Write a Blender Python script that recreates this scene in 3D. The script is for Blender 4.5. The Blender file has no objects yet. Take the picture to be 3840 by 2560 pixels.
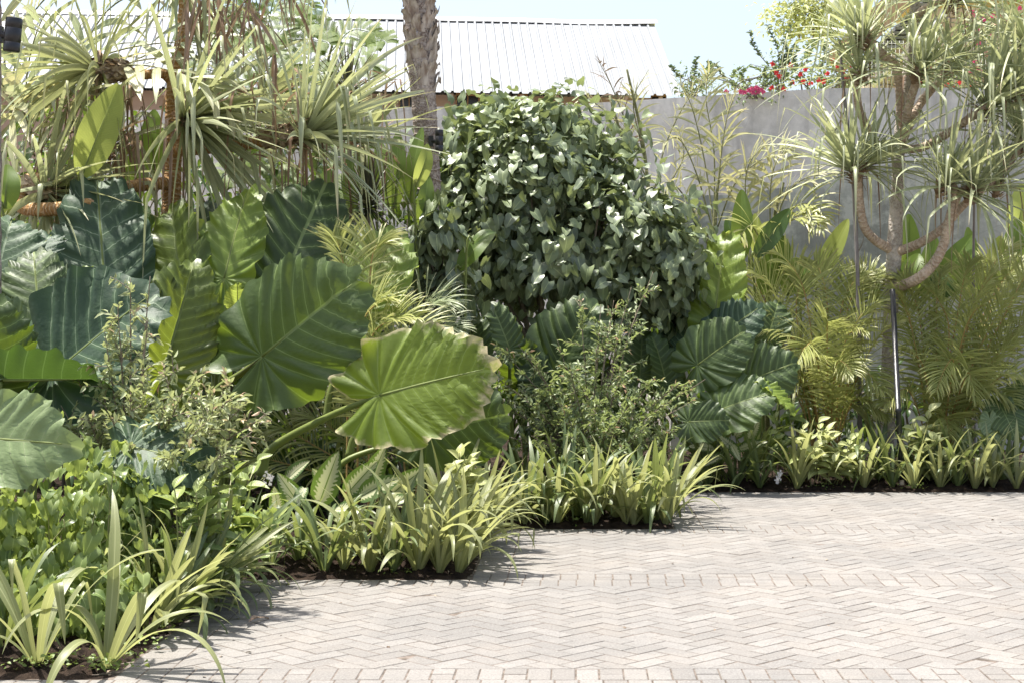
import bpy, math, random
import numpy as np
from mathutils import Vector, Matrix, Euler

C = bpy.context.scene.collection
R = math.radians
F, H, CX, CY = 3600.0, 1.5, 1330.0, 720.0


def P(px, py, D):
    """a place in the garden, from where it is seen on the photo and how far away it stands"""
    return np.array([(px - CX) / F * D, D, H - (py - CY) / F * D])


def V(*a):
    return np.array(a, dtype=float)


def nrm(v):
    v = np.asarray(v, dtype=float)
    return v / (np.linalg.norm(v) + 1e-12)


# ------------------------------------------------------------------ materials
MATS = {}


class NT:
    def __init__(self, name):
        self.m = bpy.data.materials.new(name)
        self.m.use_nodes = True
        self.t = self.m.node_tree
        self.t.nodes.clear()
        self.out = self.n('ShaderNodeOutputMaterial')

    def n(self, ty, **kw):
        nd = self.t.nodes.new(ty)
        for k, v in kw.items():
            setattr(nd, k, v)
        return nd

    def put(self, sock, v):
        if hasattr(v, 'is_linked'):
            self.t.links.new(v, sock)
        elif isinstance(v, (tuple, list)):
            sock.default_value = (*v, 1.0) if len(v) == 3 and sock.type == 'RGBA' else v
        else:
            sock.default_value = v

    def math(self, op, a, b=0.0, c=None, clamp=False):
        nd = self.n('ShaderNodeMath', operation=op, use_clamp=clamp)
        self.put(nd.inputs[0], a)
        self.put(nd.inputs[1], b)
        if c is not None:
            self.put(nd.inputs[2], c)
        return nd.outputs[0]

    def mix(self, f, a, b, mode='MIX'):
        nd = self.n('ShaderNodeMix', data_type='RGBA', blend_type=mode)
        self.put(nd.inputs[0], f)
        self.put(nd.inputs[6], a)
        self.put(nd.inputs[7], b)
        return nd.outputs[2]

    def ramp(self, f, lo, hi):
        nd = self.n('ShaderNodeMapRange', interpolation_type='SMOOTHSTEP')
        self.put(nd.inputs[0], f)
        nd.inputs[1].default_value, nd.inputs[2].default_value = lo, hi
        return nd.outputs[0]

    def noise(self, scale, detail=3, vec=None, rough=0.55, dist=0.0):
        nd = self.n('ShaderNodeTexNoise')
        nd.inputs['Scale'].default_value = scale
        nd.inputs['Detail'].default_value = detail
        nd.inputs['Roughness'].default_value = rough
        nd.inputs['Distortion'].default_value = dist
        if vec is not None:
            self.put(nd.inputs['Vector'], vec)
        return nd.outputs[0]

    def geo(self):
        return self.n('ShaderNodeNewGeometry').outputs['Position']

    def scaled(self, vec, s):
        nd = self.n('ShaderNodeMapping')
        self.put(nd.inputs[0], vec)
        nd.inputs['Scale'].default_value = s
        return nd.outputs[0]

    def attr(self, name):
        return self.n('ShaderNodeAttribute', attribute_name=name).outputs['Fac']

    def uv(self):
        nd = self.n('ShaderNodeSeparateXYZ')
        self.t.links.new(self.n('ShaderNodeUVMap').outputs[0], nd.inputs[0])
        return nd.outputs[0], nd.outputs[1]

    def rand(self):
        return self.n('ShaderNodeObjectInfo').outputs['Random']

    def bsdf(self, col, rough=0.5, spec=0.5, metal=0.0, bump=None, bstr=0.3, bdist=0.01):
        b = self.n('ShaderNodeBsdfPrincipled')
        self.put(b.inputs['Base Color'], col)
        self.put(b.inputs['Roughness'], rough)
        self.put(b.inputs['Specular IOR Level'], spec)
        b.inputs['Metallic'].default_value = metal
        if bump is not None:
            bn = self.n('ShaderNodeBump')
            bn.inputs['Strength'].default_value = bstr
            bn.inputs['Distance'].default_value = bdist
            self.put(bn.inputs['Height'], bump)
            self.t.links.new(bn.outputs[0], b.inputs['Normal'])
        return b.outputs[0]

    def leafy(self, surf, tcol, f):
        t = self.n('ShaderNodeBsdfTranslucent')
        self.put(t.inputs[0], tcol)
        mx = self.n('ShaderNodeMixShader')
        mx.inputs[0].default_value = f
        self.t.links.new(surf, mx.inputs[1])
        self.t.links.new(t.outputs[0], mx.inputs[2])
        return mx.outputs[0]

    def end(self, surf):
        self.t.links.new(surf, self.out.inputs[0])
        MATS[self.m.name] = self.m
        return self.m


def leaf_mat(name, a, b, tr, f=0.35, rough=0.45, spec=0.4, stripes=0.0, mid=0.0, tip=None, blotch=12.0, ripple=0.0):
    """a plain leaf: colour varies from leaf to leaf (tint) and in blotches; stripes run along the blade"""
    t = NT(name)
    tint = t.attr('tint')
    nz = t.noise(blotch, 3, t.geo())
    k = t.math('ADD', t.math('MULTIPLY', tint, 0.75), t.math('MULTIPLY', t.math('SUBTRACT', nz, 0.5), 0.8), clamp=True)
    col = t.mix(k, a, b)
    u, v = t.uv()
    bump = None
    if stripes:
        w = t.math('SINE', t.math('MULTIPLY', u, stripes))
        col = t.mix(t.math('MULTIPLY', t.math('ADD', w, 1.0), 0.13), col, tuple(x * 1.9 for x in a))
        bump = w
    if ripple:
        w = t.math('SINE', t.math('ADD', t.math('MULTIPLY', v, ripple), t.math('MULTIPLY', t.math('ABSOLUTE', u), -ripple * 0.12)))
        col = t.mix(t.math('MULTIPLY', t.math('ADD', w, 1.0), 0.1), col, tuple(x * 2.0 for x in a))
        bump = w
    if mid:
        m = t.math('SUBTRACT', 1.0, t.ramp(t.math('ABSOLUTE', u), mid * 0.4, mid))
        col = t.mix(t.math('MULTIPLY', m, 0.55), col, tuple(min(1, x * 1.6 + 0.03) for x in b))
    if tip is not None:
        col = t.mix(t.attr('aux'), col, tip)
    tc = t.mix(k, tuple(x * 0.75 for x in tr), tr)
    if tip is not None:
        tc = t.mix(t.attr('aux'), tc, tip)
    return t.end(t.leafy(t.bsdf(col, rough, spec, bump=bump, bstr=0.15, bdist=0.004), tc, f))


def alocasia_mat(name, a, b, tr, f=0.35, margin=0.0, rough=0.42, spec=0.5, veinc=(0.2, 0.26, 0.1)):
    t = NT(name)
    ph, y = t.uv()
    d = t.math('ABSOLUTE', t.math('SUBTRACT', ph, t.math('ROUND', ph)))
    lat = t.math('SUBTRACT', 1.0, t.ramp(d, 0.012, 0.045))
    hal = t.math('SUBTRACT', 1.0, t.ramp(d, 0.05, 0.33))
    ay = t.math('ABSOLUTE', y)
    mid = t.math('SUBTRACT', 1.0, t.ramp(ay, 0.008, 0.017))
    pos = t.geo()
    nz = t.noise(7, 4, pos)
    fine = t.noise(60, 3, pos)
    k = t.math('ADD', t.math('MULTIPLY', nz, 1.1), t.math('MULTIPLY', t.math('SUBTRACT', t.rand(), 0.75), 0.7), clamp=True)
    col = t.mix(k, a, b)
    col = t.mix(t.math('MULTIPLY', hal, 0.4), col, tuple(x * 1.7 for x in b))
    col = t.mix(t.math('MULTIPLY', t.math('MAXIMUM', lat, mid), 0.95), col, veinc)
    spots = t.ramp(t.noise(140, 1, pos), 0.74, 0.78)
    col = t.mix(t.math('MULTIPLY', spots, 0.45), col, (0.2, 0.16, 0.06))
    tc = t.mix(k, tuple(x * 0.7 for x in tr), tr)
    tc = t.mix(t.math('MULTIPLY', t.math('MAXIMUM', lat, mid), 0.5), tc, tuple(x * 1.25 for x in tr))
    if margin:
        rr = t.math('ADD', t.attr('aux'), t.math('MULTIPLY', t.math('SUBTRACT', t.noise(16, 4, pos), 0.5), 0.34))
        e = t.math('MULTIPLY', t.ramp(rr, 0.9, 1.03), margin)
        col = t.mix(e, col, (0.62, 0.54, 0.34))
        tc = t.mix(e, tc, (0.5, 0.42, 0.2))
    bump = t.math('ADD', t.math('ADD', t.math('MULTIPLY', lat, -1.0), t.math('MULTIPLY', fine, 0.6)), t.math('MULTIPLY', t.noise(26, 4, pos), 2.4))
    return t.end(t.leafy(t.bsdf(col, rough, spec, bump=bump, bstr=0.25, bdist=0.006), tc, f))


def plain_mat(name, a, b, scale=8.0, rough=0.7, spec=0.3, stretch=(1, 1, 1), bstr=0.3, bdist=0.01, metal=0.0, detail=5):
    t = NT(name)
    v = t.scaled(t.geo(), stretch)
    nz = t.noise(scale, detail, v, 0.62)
    col = t.mix(t.ramp(nz, 0.3, 0.7), a, b)
    return t.end(t.bsdf(col, rough, spec, metal, bump=nz, bstr=bstr, bdist=bdist))


def bark_mat(name, a, b, rings=90.0, ringc=None, warp=3.0):
    """rings round the stem: uv.y runs along the stem in metres"""
    t = NT(name)
    u, v = t.uv()
    pos = t.geo()
    nz = t.noise(14, 4, pos)
    n2 = t.noise(45, 4, pos)
    w = t.math('SINE', t.math('ADD', t.math('MULTIPLY', v, rings), t.math('MULTIPLY', nz, warp * 6)))
    ring = t.ramp(w, 0.55, 0.95)
    col = t.mix(t.ramp(n2, 0.3, 0.7), a, b)
    col = t.mix(t.math('MULTIPLY', ring, 0.7), col, ringc or tuple(x * 1.7 for x in b))
    col = t.mix(t.math('MULTIPLY', t.ramp(t.noise(5, 4, pos), 0.52, 0.62), 0.35), col, tuple(min(1, x * 1.5 + 0.05) for x in b))
    return t.end(t.bsdf(col, 0.8, 0.2, bump=t.math('ADD', t.math('MULTIPLY', w, 0.6), n2), bstr=0.6, bdist=0.01))


# ------------------------------------------------------------------ meshes
class MB:
    def __init__(self):
        self.v, self.f, self.u, self.t, self.a, self.n = [], [], [], [], [], 0

    def add(self, v, f, u=None, tint=0.5, aux=0.0):
        v = np.asarray(v, dtype=float).reshape(-1, 3)
        k = len(v)
        self.v.append(v)
        self.f.append(np.asarray(f, dtype=np.int64).reshape(-1, 4) + self.n)
        self.u.append(np.zeros((k, 2)) if u is None else np.asarray(u, dtype=float).reshape(-1, 2))
        self.t.append(np.broadcast_to(np.asarray(tint, dtype=float), (k,)))
        self.a.append(np.broadcast_to(np.asarray(aux, dtype=float), (k,)))
        self.n += k

    def build(self, name, mat, parent=None, smooth=True, world=True):
        if self.n == 0:
            return None
        v = np.concatenate(self.v)
        f = np.concatenate(self.f)
        if world and parent is not None:
            r = parent
            off = np.zeros(3)
            while r is not None:
                off += np.array(r.location)
                r = r.parent
            v = v - off
        tri = f[:, 3] == f[:, 2]
        me = bpy.data.meshes.new(name)
        me.vertices.add(len(v))
        me.vertices.foreach_set('co', v.astype(np.float32).ravel())
        cnt = np.where(tri, 3, 4)
        keep = np.ones(f.shape, dtype=bool)
        keep[tri, 3] = False
        li = f[keep]
        me.loops.add(len(li))
        me.loops.foreach_set('vertex_index', li.astype(np.int32))
        me.polygons.add(len(f))
        st = np.concatenate([[0], np.cumsum(cnt)[:-1]])
        me.polygons.foreach_set('loop_start', st.astype(np.int32))
        me.polygons.foreach_set('use_smooth', np.full(len(f), smooth))
        uvl = me.uv_layers.new(name='UVMap')
        uvl.data.foreach_set('uv', np.concatenate(self.u)[li].astype(np.float32).ravel())
        for nm, arr in (('tint', self.t), ('aux', self.a)):
            at = me.attributes.new(nm, 'FLOAT', 'POINT')
            at.data.foreach_set('value', np.concatenate(arr).astype(np.float32))
        me.materials.append(MATS[mat])
        me.update(calc_edges=True)
        o = bpy.data.objects.new(name, me)
        C.objects.link(o)
        o.parent = parent
        return o


def tag(o, label=None, cat=None, group=None, kind=None):
    for k, v in (('label', label), ('category', cat), ('group', group), ('kind', kind)):
        if v:
            o[k] = v
    return o


def thing(name, label, cat, loc=(0, 0, 0), rotz=0.0, group=None):
    o = bpy.data.objects.new(name, None)
    C.objects.link(o)
    o.empty_display_size = 0.1
    o.location = loc
    o.rotation_euler = (0, 0, rotz)
    return tag(o, label, cat, group)


def dup(root, loc, rot, label, group=None, scale=1.0):
    r = root.copy()
    C.objects.link(r)
    r.location, r.rotation_euler, r.scale = loc, rot, (scale,) * 3
    tag(r, label, None, group)
    for ch in list(root.children):
        c = ch.copy()
        C.objects.link(c)
        c.parent = r
        for g in list(ch.children):
            d = g.copy()
            C.objects.link(d)
            d.parent = c
    return r


def box(mb, lo, hi, tint=0.5):
    x0, y0, z0 = lo
    x1, y1, z1 = hi
    v = [(x0, y0, z0), (x1, y0, z0), (x1, y1, z0), (x0, y1, z0), (x0, y0, z1), (x1, y0, z1), (x1, y1, z1), (x0, y1, z1)]
    f = [(0, 3, 2, 1), (4, 5, 6, 7), (0, 1, 5, 4), (1, 2, 6, 5), (2, 3, 7, 6), (3, 0, 4, 7)]
    mb.add(v, f, None, tint)


def spline(pts, n):
    """Catmull-Rom through the points"""
    p = np.array(pts, dtype=float)
    p = np.vstack([2 * p[0] - p[1], p, 2 * p[-1] - p[-2]])
    out = []
    m = len(p) - 3
    for i in range(n + 1):
        s = i / n * m
        k = min(int(s), m - 1)
        t = s - k
        a, b, c, d = p[k], p[k + 1], p[k + 2], p[k + 3]
        out.append(0.5 * (2 * b + (c - a) * t + (2 * a - 5 * b + 4 * c - d) * t * t + (3 * b - a - 3 * c + d) * t ** 3))
    return np.array(out)


def tube(mb, pts, rad, sides=8, n=None, tint=0.5, rough=0.0, rng=None, aux=0.0):
    pts = spline(pts, n) if n else np.array(pts, dtype=float)
    m = len(pts)
    rad = np.interp(np.linspace(0, 1, m), np.linspace(0, 1, len(rad)), rad) if np.ndim(rad) else np.full(m, rad)
    d = np.gradient(pts, axis=0)
    d /= np.linalg.norm(d, axis=1)[:, None] + 1e-12
    ref = V(0, 1, 0) if abs(d[0][1]) < 0.9 else V(1, 0, 0)
    a = nrm(np.cross(d[0], ref))
    vs, us = [], []
    ln = 0.0
    ang = np.linspace(0, 2 * np.pi, sides, endpoint=False)
    for i in range(m):
        a = nrm(a - d[i] * np.dot(a, d[i]))
        b = np.cross(d[i], a)
        if i:
            ln += np.linalg.norm(pts[i] - pts[i - 1])
        rr = rad[i] * (1 + (rough * (rng.random() - 0.5) * 2 if rng else 0))
        rs = np.full(sides, rr)
        if rng and rough:
            rs = rs * (1 + rough * 0.6 * (np.array([rng.random() for _ in range(sides)]) - 0.5))
        vs.append(pts[i] + rs[:, None] * (np.cos(ang)[:, None] * a + np.sin(ang)[:, None] * b))
        us.append(np.stack([ang / 6.2832, np.full(sides, ln)], 1))
    v = np.concatenate(vs)
    q = []
    for i in range(m - 1):
        for j in range(sides):
            k = (j + 1) % sides
            q.append((i * sides + j, i * sides + k, (i + 1) * sides + k, (i + 1) * sides + j))
    # caps
    u = np.concatenate(us)
    v = np.vstack([v, pts[0], pts[-1]])
    u = np.vstack([u, [0, 0], [0, ln]])
    c0, c1 = len(v) - 2, len(v) - 1
    for j in range(sides):
        k = (j + 1) % sides
        q.append((c0, k, j, j))
        q.append((c1, (m - 1) * sides + j, (m - 1) * sides + k, (m - 1) * sides + k))
    mb.add(v, q, u, tint, aux)
    return pts


def prof_strap(t):
    return np.clip(0.55 + 1.2 * t, 0, 1) * np.clip((1 - t) * 3.0, 0, 1) ** 0.7


def prof_leaf(t):
    return np.sin(np.pi * np.clip(t, 0, 1) ** 0.8) ** 0.8


def prof_taper(t):
    return np.clip(0.7 + 2 * t, 0, 1) * (1 - t) ** 0.6


def ribbon(mb, pts, side, wid, fold=0.2, tint=0.5, aux=0.0, cols=3, wav=0.0, rng=None):
    """a blade along pts; side is its sideways direction (one or one per point), wid its half width"""
    pts = np.asarray(pts)
    m = len(pts)
    d = np.gradient(pts, axis=0)
    d /= np.linalg.norm(d, axis=1)[:, None] + 1e-12
    s = np.broadcast_to(np.asarray(side, dtype=float), (m, 3))
    s = s - d * (s * d).sum(1)[:, None]
    s = s / (np.linalg.norm(s, axis=1)[:, None] + 1e-12)
    nn = np.cross(s, d)
    o = np.linspace(-1, 1, cols)
    zz = fold * np.abs(o)
    v = pts[:, None, :] + wid[:, None, None] * (o[None, :, None] * s[:, None, :] + zz[None, :, None] * nn[:, None, :])
    if wav:
        ph = rng.random() * 6
        e = wav * np.sin(np.linspace(0, 9, m) + ph)[:, None, None] * (o ** 2)[None, :, None] * wid[:, None, None]
        v = v + e * nn[:, None, :]
    u = np.stack(np.broadcast_arrays(o[None, :], np.linspace(0, 1, m)[:, None]), -1)
    q = [(i * cols + j, i * cols + j + 1, (i + 1) * cols + j + 1, (i + 1) * cols + j) for i in range(m - 1) for j in range(cols - 1)]
    mb.add(v.reshape(-1, 3), q, u.reshape(-1, 2), tint, aux)


def fall(p, d, L, n, droop, kink=None, kd=None):
    """path of a blade that starts along d and is pulled down; kink = where it snaps over"""
    p, d = np.array(p, dtype=float), nrm(d)
    ds = L / n
    out = [p]
    done = False
    for i in range(n):
        t = (i + 1) / n
        p = p + d * ds
        out.append(p)
        if kink and t >= kink:
            if not done:
                d = nrm(d * 0.22 + V(0, 0, -1) + (kd if kd is not None else 0))
                done = True
            else:
                d = nrm(d + V(0, 0, -0.25))
        else:
            d = nrm(d + V(0, 0, -droop / n * (0.4 + 1.2 * t)))
    return np.array(out)


def blade(mb, p, d, L, W, droop=0.6, n=10, fold=0.25, kink=None, kd=None, tint=0.5, aux=0.0, prof=prof_strap, roll=0.0, cols=3, nref=None, wav=0.0, rng=None):
    d = nrm(d)
    pts = fall(p, d, L, n, droop, kink, kd)
    ref = V(0, 0, 1) if nref is None else nref
    s = np.cross(d, ref)
    if np.linalg.norm(s) < 0.1:
        s = np.cross(d, V(0.3, 0.9, 0.1))
    s = nrm(s)
    if roll:
        s = nrm(s * math.cos(roll) + np.cross(d, s) * math.sin(roll))
    t = np.linspace(0, 1, n + 1)
    w = W * np.maximum(prof(t), 0.03)
    ribbon(mb, pts, s, w, fold, tint, aux, cols, wav, rng)


def leaf_tpl(prof, rows=5, half=2, lobe=0.0, fold=0.15, curl=0.25, wave=0.05, seed=0, twist=0.0):
    rng = random.Random(seed)
    cols = 2 * half + 1
    t = np.linspace(0, 1, rows + 1)
    o = np.linspace(-1, 1, cols)
    w = np.maximum(prof(t), 0.02)
    x = t[:, None] - lobe * np.abs(o)[None, :] ** 1.5 * (1 - t[:, None]) ** 3
    y = w[:, None] * o[None, :] * 0.5
    z = fold * np.abs(y) - curl * t[:, None] ** 2 + wave * np.sin(t[:, None] * 7 + rng.random() * 6) * np.abs(o)[None, :] + twist * y * t[:, None]
    v = np.stack([x, y, np.broadcast_to(z, x.shape)], -1).reshape(-1, 3)
    q = np.array([(i * cols + j, i * cols + j + 1, (i + 1) * cols + j + 1, (i + 1) * cols + j) for i in range(rows) for j in range(cols - 1)])
    u = np.stack(np.broadcast_arrays(o[None, :], t[:, None]), -1).reshape(-1, 2)
    return v, q, u


def put_leaf(mb, tpl, p, ex, n, L, W, tint=0.5, aux=0.0):
    ex = nrm(ex)
    ey = nrm(np.cross(n, ex))
    n = np.cross(ex, ey)
    v, q, u = tpl
    mb.add(np.asarray(p) + v[:, :1] * ex * L + v[:, 1:2] * ey * W + v[:, 2:3] * n * L, q, u, tint, aux)


def heart(t):
    return np.clip(np.sin(np.pi * np.clip(t * 0.93 + 0.07, 0, 1) ** 0.62), 0, 1) ** 0.75


HEARTS = [leaf_tpl(heart, 6, 2, 0.22, 0.2, 0.15 + 0.14 * k, 0.09, k, 0.5 * (k % 3 - 1)) for k in range(5)]
OVALS = [leaf_tpl(prof_leaf, 6, 2, 0.0, 0.25, 0.1 + 0.12 * k, 0.03, k, 0.3 * (k % 3 - 1)) for k in range(5)]
SLIMS = [leaf_tpl(prof_leaf, 3, 1, 0.0, 0.3, 0.05 + 0.15 * k, 0.0, k) for k in range(4)]


def cloud(mb, rng, c, rad, n, tpls, size, ratio=0.85, hang=0.5, shell=0.35, clump=14, face=None, young=0.12, flat_back=False, spread=0.16, gate=9.0, rough=0.1):
    """leaves in clumps through the outer part of an uneven rounded crown"""
    c, rad = np.asarray(c, dtype=float), np.asarray(rad, dtype=float)
    made = 0
    ph = [rng.random() * 6.28 for _ in range(6)]
    while made < n:
        z = rng.uniform(-1, 1)
        az = rng.uniform(0, 6.2832)
        if flat_back and math.sin(az) > 0.45:
            continue
        r2 = math.sqrt(1 - z * z)
        o = V(r2 * math.cos(az), r2 * math.sin(az), z)
        bump = 1 + rough * math.sin(3 * az + ph[0]) * r2 + rough * math.sin(5 * z + ph[1]) + rough * math.sin(7 * az + 5 * z + ph[2])
        k = bump * (1 - shell * rng.random() ** 1.6)
        cp = c + o * rad * k
        if cp[2] < 0.04:
            continue
        if math.sin(4 * az + ph[3]) * math.sin(6 * z + ph[4]) + .3 * math.sin(9 * az + ph[5]) < -gate:
            continue
        yy = rng.random() < young
        for _ in range(max(2, int(rng.gauss(clump, clump * 0.3)))):
            p = cp + V(rng.gauss(0, 1), rng.gauss(0, 1), rng.gauss(0, 1)) * spread * rad.mean()
            L = size * rng.uniform(0.55, 1.2) * (0.75 if yy else 1)
            out = nrm((p - c) / rad + V(rng.gauss(0, .35), rng.gauss(0, .35), rng.gauss(0, .3)))
            ex = nrm(out * 0.45 + V(0, 0, -hang) + V(rng.gauss(0, .4), rng.gauss(0, .4), rng.gauss(0, .3)))
            nn = nrm(out * .8 + V(0, 0, 0.75) + V(rng.gauss(0, .38), rng.gauss(0, .38), rng.gauss(0, .3)))
            put_leaf(mb, rng.choice(tpls), p, ex, nn, L, L * ratio * rng.uniform(.85, 1.1), (0.8 + 0.2 * rng.random()) if yy else rng.random() * 0.6, 0.0)
            made += 1

# ------------------------------------------------------------------ colours
alocasia_mat('elephant ear', (0.034, 0.058, 0.022), (0.075, 0.115, 0.035), (0.24, 0.34, 0.025), 0.25, rough=0.48, spec=0.4)
alocasia_mat('elephant ear sunny', (0.075, 0.11, 0.022), (0.13, 0.175, 0.035), (0.42, 0.52, 0.04), 0.42, veinc=(0.22, 0.27, 0.09))  # yellower copy of the leaf green, sunlight put into its colour
alocasia_mat('elephant ear blue', (0.034, 0.063, 0.040), (0.059, 0.098, 0.049), (0.117, 0.215, 0.027), 0.22, rough=0.52, spec=0.3, veinc=(0.215, 0.274, 0.179))  # bluish copy, sheen of the sky painted into the leaf colour
alocasia_mat('elephant ear lime', (0.12, 0.19, 0.03), (0.2, 0.28, 0.05), (0.46, 0.55, 0.1), 0.5, veinc=(0.34, 0.4, 0.12))  # brightest leaf copy, backlight worked into its yellow-green
alocasia_mat('elephant ear pale rim', (0.06, 0.1, 0.018), (0.13, 0.18, 0.03), (0.44, 0.56, 0.04), 0.4, margin=0.9, rough=0.5, spec=0.35)
alocasia_mat('elephant ear pale', (0.144, 0.200, 0.086), (0.202, 0.266, 0.122), (0.288, 0.370, 0.108), 0.35, veinc=(0.288, 0.340, 0.180))
leaf_mat('petiole', (0.13, 0.17, 0.04), (0.22, 0.26, 0.07), (0.4, 0.45, 0.1), 0.15, blotch=20)
leaf_mat('lily blade', (0.16, 0.185, 0.075), (0.31, 0.325, 0.16), (0.5, 0.52, 0.19), 0.42, 0.38, 0.5, stripes=26, mid=0.12, blotch=5)
leaf_mat('lily blade dark', (0.07, 0.105, 0.04), (0.15, 0.19, 0.075), (0.36, 0.42, 0.11), 0.34, 0.38, 0.5, stripes=26, mid=0.12, blotch=5)
leaf_mat('screw pine', (0.253, 0.287, 0.168), (0.414, 0.431, 0.276), (0.598, 0.632, 0.288), 0.3, 0.42, 0.5, stripes=17, mid=0.12, tip=(0.483, 0.380, 0.240), blotch=4)
leaf_mat('screw pine shade', (0.2, 0.22, 0.11), (0.36, 0.36, 0.2), (0.52, 0.55, 0.22), 0.32, 0.45, 0.5, stripes=17, mid=0.12, tip=(0.42, 0.33, 0.2), blotch=4)  # darker copy of screw pine, shade put into its colour
leaf_mat('dry blade', (0.16, 0.1, 0.065), (0.42, 0.33, 0.25), (0.4, 0.28, 0.16), 0.2, 0.8, 0.15, stripes=20, blotch=9)
leaf_mat('areca', (0.2, 0.235, 0.06), (0.42, 0.435, 0.17), (0.6, 0.64, 0.2), 0.4, 0.4, 0.45, mid=0.18, tip=(0.525, 0.403, 0.230), blotch=5)
leaf_mat('areca shade', (0.16, 0.195, 0.05), (0.36, 0.38, 0.13), (0.54, 0.58, 0.16), 0.36, 0.4, 0.45, mid=0.18, tip=(0.42, 0.3, 0.14), blotch=5)  # shaded copy of areca, its greens painted darker
leaf_mat('pale palm', (0.26, 0.29, 0.15), (0.44, 0.42, 0.24), (0.65, 0.62, 0.28), 0.4, 0.42, 0.5, stripes=14, mid=0.15, tip=(0.5, 0.42, 0.32), blotch=5)
leaf_mat('sage palm', (0.2, 0.25, 0.14), (0.34, 0.38, 0.22), (0.55, 0.6, 0.3), 0.36, 0.4, 0.5, stripes=14, mid=0.15, tip=(0.5, 0.42, 0.32), blotch=5)
leaf_mat('feather', (0.09, 0.15, 0.03), (0.2, 0.26, 0.06), (0.42, 0.52, 0.12), 0.4, 0.5, 0.3, blotch=3)
leaf_mat('heart leaf', (0.105, 0.136, 0.086), (0.281, 0.339, 0.157), (0.478, 0.569, 0.185), 0.17, 0.42, 0.55, mid=0.08, blotch=6)
leaf_mat('ground vine', (0.103, 0.161, 0.046), (0.333, 0.391, 0.138), (0.517, 0.632, 0.138), 0.34, 0.4, 0.5, mid=0.08, blotch=5)
leaf_mat('fine leaf', (0.175, 0.225, 0.094), (0.450, 0.475, 0.275), (0.525, 0.575, 0.225), 0.3, 0.45, 0.4, tip=(0.625, 0.425, 0.300), blotch=6)
leaf_mat('fine leaf dark', (0.130, 0.182, 0.078), (0.364, 0.416, 0.221), (0.455, 0.546, 0.169), 0.3, 0.42, 0.45, tip=(0.598, 0.377, 0.247), blotch=4)
leaf_mat('paddle', (0.08, 0.14, 0.025), (0.16, 0.23, 0.045), (0.42, 0.55, 0.08), 0.4, 0.38, 0.5, mid=0.07, blotch=3, ripple=240)
leaf_mat('paddle lime', (0.24, 0.3, 0.06), (0.36, 0.41, 0.1), (0.68, 0.76, 0.18), 0.5, 0.4, 0.4, mid=0.07, blotch=3, ripple=240)
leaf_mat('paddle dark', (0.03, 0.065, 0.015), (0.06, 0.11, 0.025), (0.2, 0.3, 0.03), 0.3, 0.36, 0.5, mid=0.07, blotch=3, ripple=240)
leaf_mat('oval leaf', (0.12, 0.19, 0.045), (0.36, 0.4, 0.15), (0.5, 0.58, 0.15), 0.34, 0.42, 0.45, mid=0.1, blotch=6, ripple=60)
leaf_mat('oval pale', (0.3, 0.35, 0.13), (0.52, 0.52, 0.27), (0.62, 0.64, 0.26), 0.36, 0.45, 0.4, mid=0.1, blotch=6, ripple=60)
leaf_mat('dark spike', (0.02, 0.03, 0.015), (0.08, 0.075, 0.05), (0.12, 0.12, 0.04), 0.15, 0.45, 0.5, tip=(0.22, 0.17, 0.12))
leaf_mat('weed leaf', (0.12, 0.18, 0.04), (0.24, 0.3, 0.09), (0.4, 0.48, 0.1), 0.3)
leaf_mat('wall plant', (0.1, 0.16, 0.07), (0.3, 0.36, 0.17), (0.4, 0.48, 0.16), 0.3, blotch=2)
leaf_mat('wall plant deep', (0.05, 0.09, 0.04), (0.15, 0.2, 0.09), (0.28, 0.36, 0.1), 0.25, blotch=2)
leaf_mat('red petal', (0.6, 0.03, 0.03), (0.72, 0.06, 0.05), (0.7, 0.05, 0.04), 0.3)
leaf_mat('pink petal', (0.62, 0.05, 0.16), (0.75, 0.15, 0.28), (0.7, 0.1, 0.2), 0.3)
leaf_mat('white petal', (0.7, 0.68, 0.66), (0.85, 0.82, 0.8), (0.8, 0.75, 0.75), 0.3)

# dumb cane: cream centre broken into streaks, green rim
t = NT('dumb cane')
u, v = t.uv()
au = t.math('ABSOLUTE', u)
st = t.math('SINE', t.math('ADD', t.math('MULTIPLY', v, 75.0), t.math('MULTIPLY', au, -14.0)))
nz = t.noise(55, 4, t.geo())
lim = t.math('ADD', au, t.math('ADD', t.math('MULTIPLY', st, 0.12), t.math('MULTIPLY', t.math('SUBTRACT', nz, 0.5), 0.7)))
k = t.math('SUBTRACT', 1.0, t.ramp(lim, 0.5, 0.66))
k = t.math('MULTIPLY', k, t.ramp(au, 0.02, 0.07))
col = t.mix(k, t.mix(nz, (0.05, 0.1, 0.03), (0.12, 0.19, 0.05)), (0.55, 0.56, 0.36))
t.end(t.leafy(t.bsdf(col, 0.42, 0.5), t.mix(k, (0.22, 0.34, 0.05), (0.6, 0.62, 0.3)), 0.33))

bark_mat('screw pine bark', (0.33, 0.245, 0.18), (0.46, 0.36, 0.28), 150, (0.52, 0.44, 0.36))
bark_mat('screw pine bark orange', (0.28, 0.15, 0.055), (0.4, 0.24, 0.1), 170, (0.52, 0.4, 0.28))
bark_mat('grey bark', (0.3, 0.26, 0.22), (0.48, 0.43, 0.38), 70, (0.48, 0.45, 0.4), 5)
bark_mat('palm bark', (0.2, 0.155, 0.125), (0.42, 0.36, 0.31), 75, (0.14, 0.1, 0.08), 6)
plain_mat('palm boot', (0.24, 0.18, 0.14), (0.55, 0.49, 0.43), 9, 0.85, 0.2, (3, 3, 0.7), 0.5, 0.01)
plain_mat('old scale', (0.180, 0.120, 0.074), (0.450, 0.370, 0.263), 25, 0.8, 0.2)
plain_mat('twig', (0.13, 0.1, 0.07), (0.26, 0.22, 0.17), 30, 0.8, 0.2)
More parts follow.
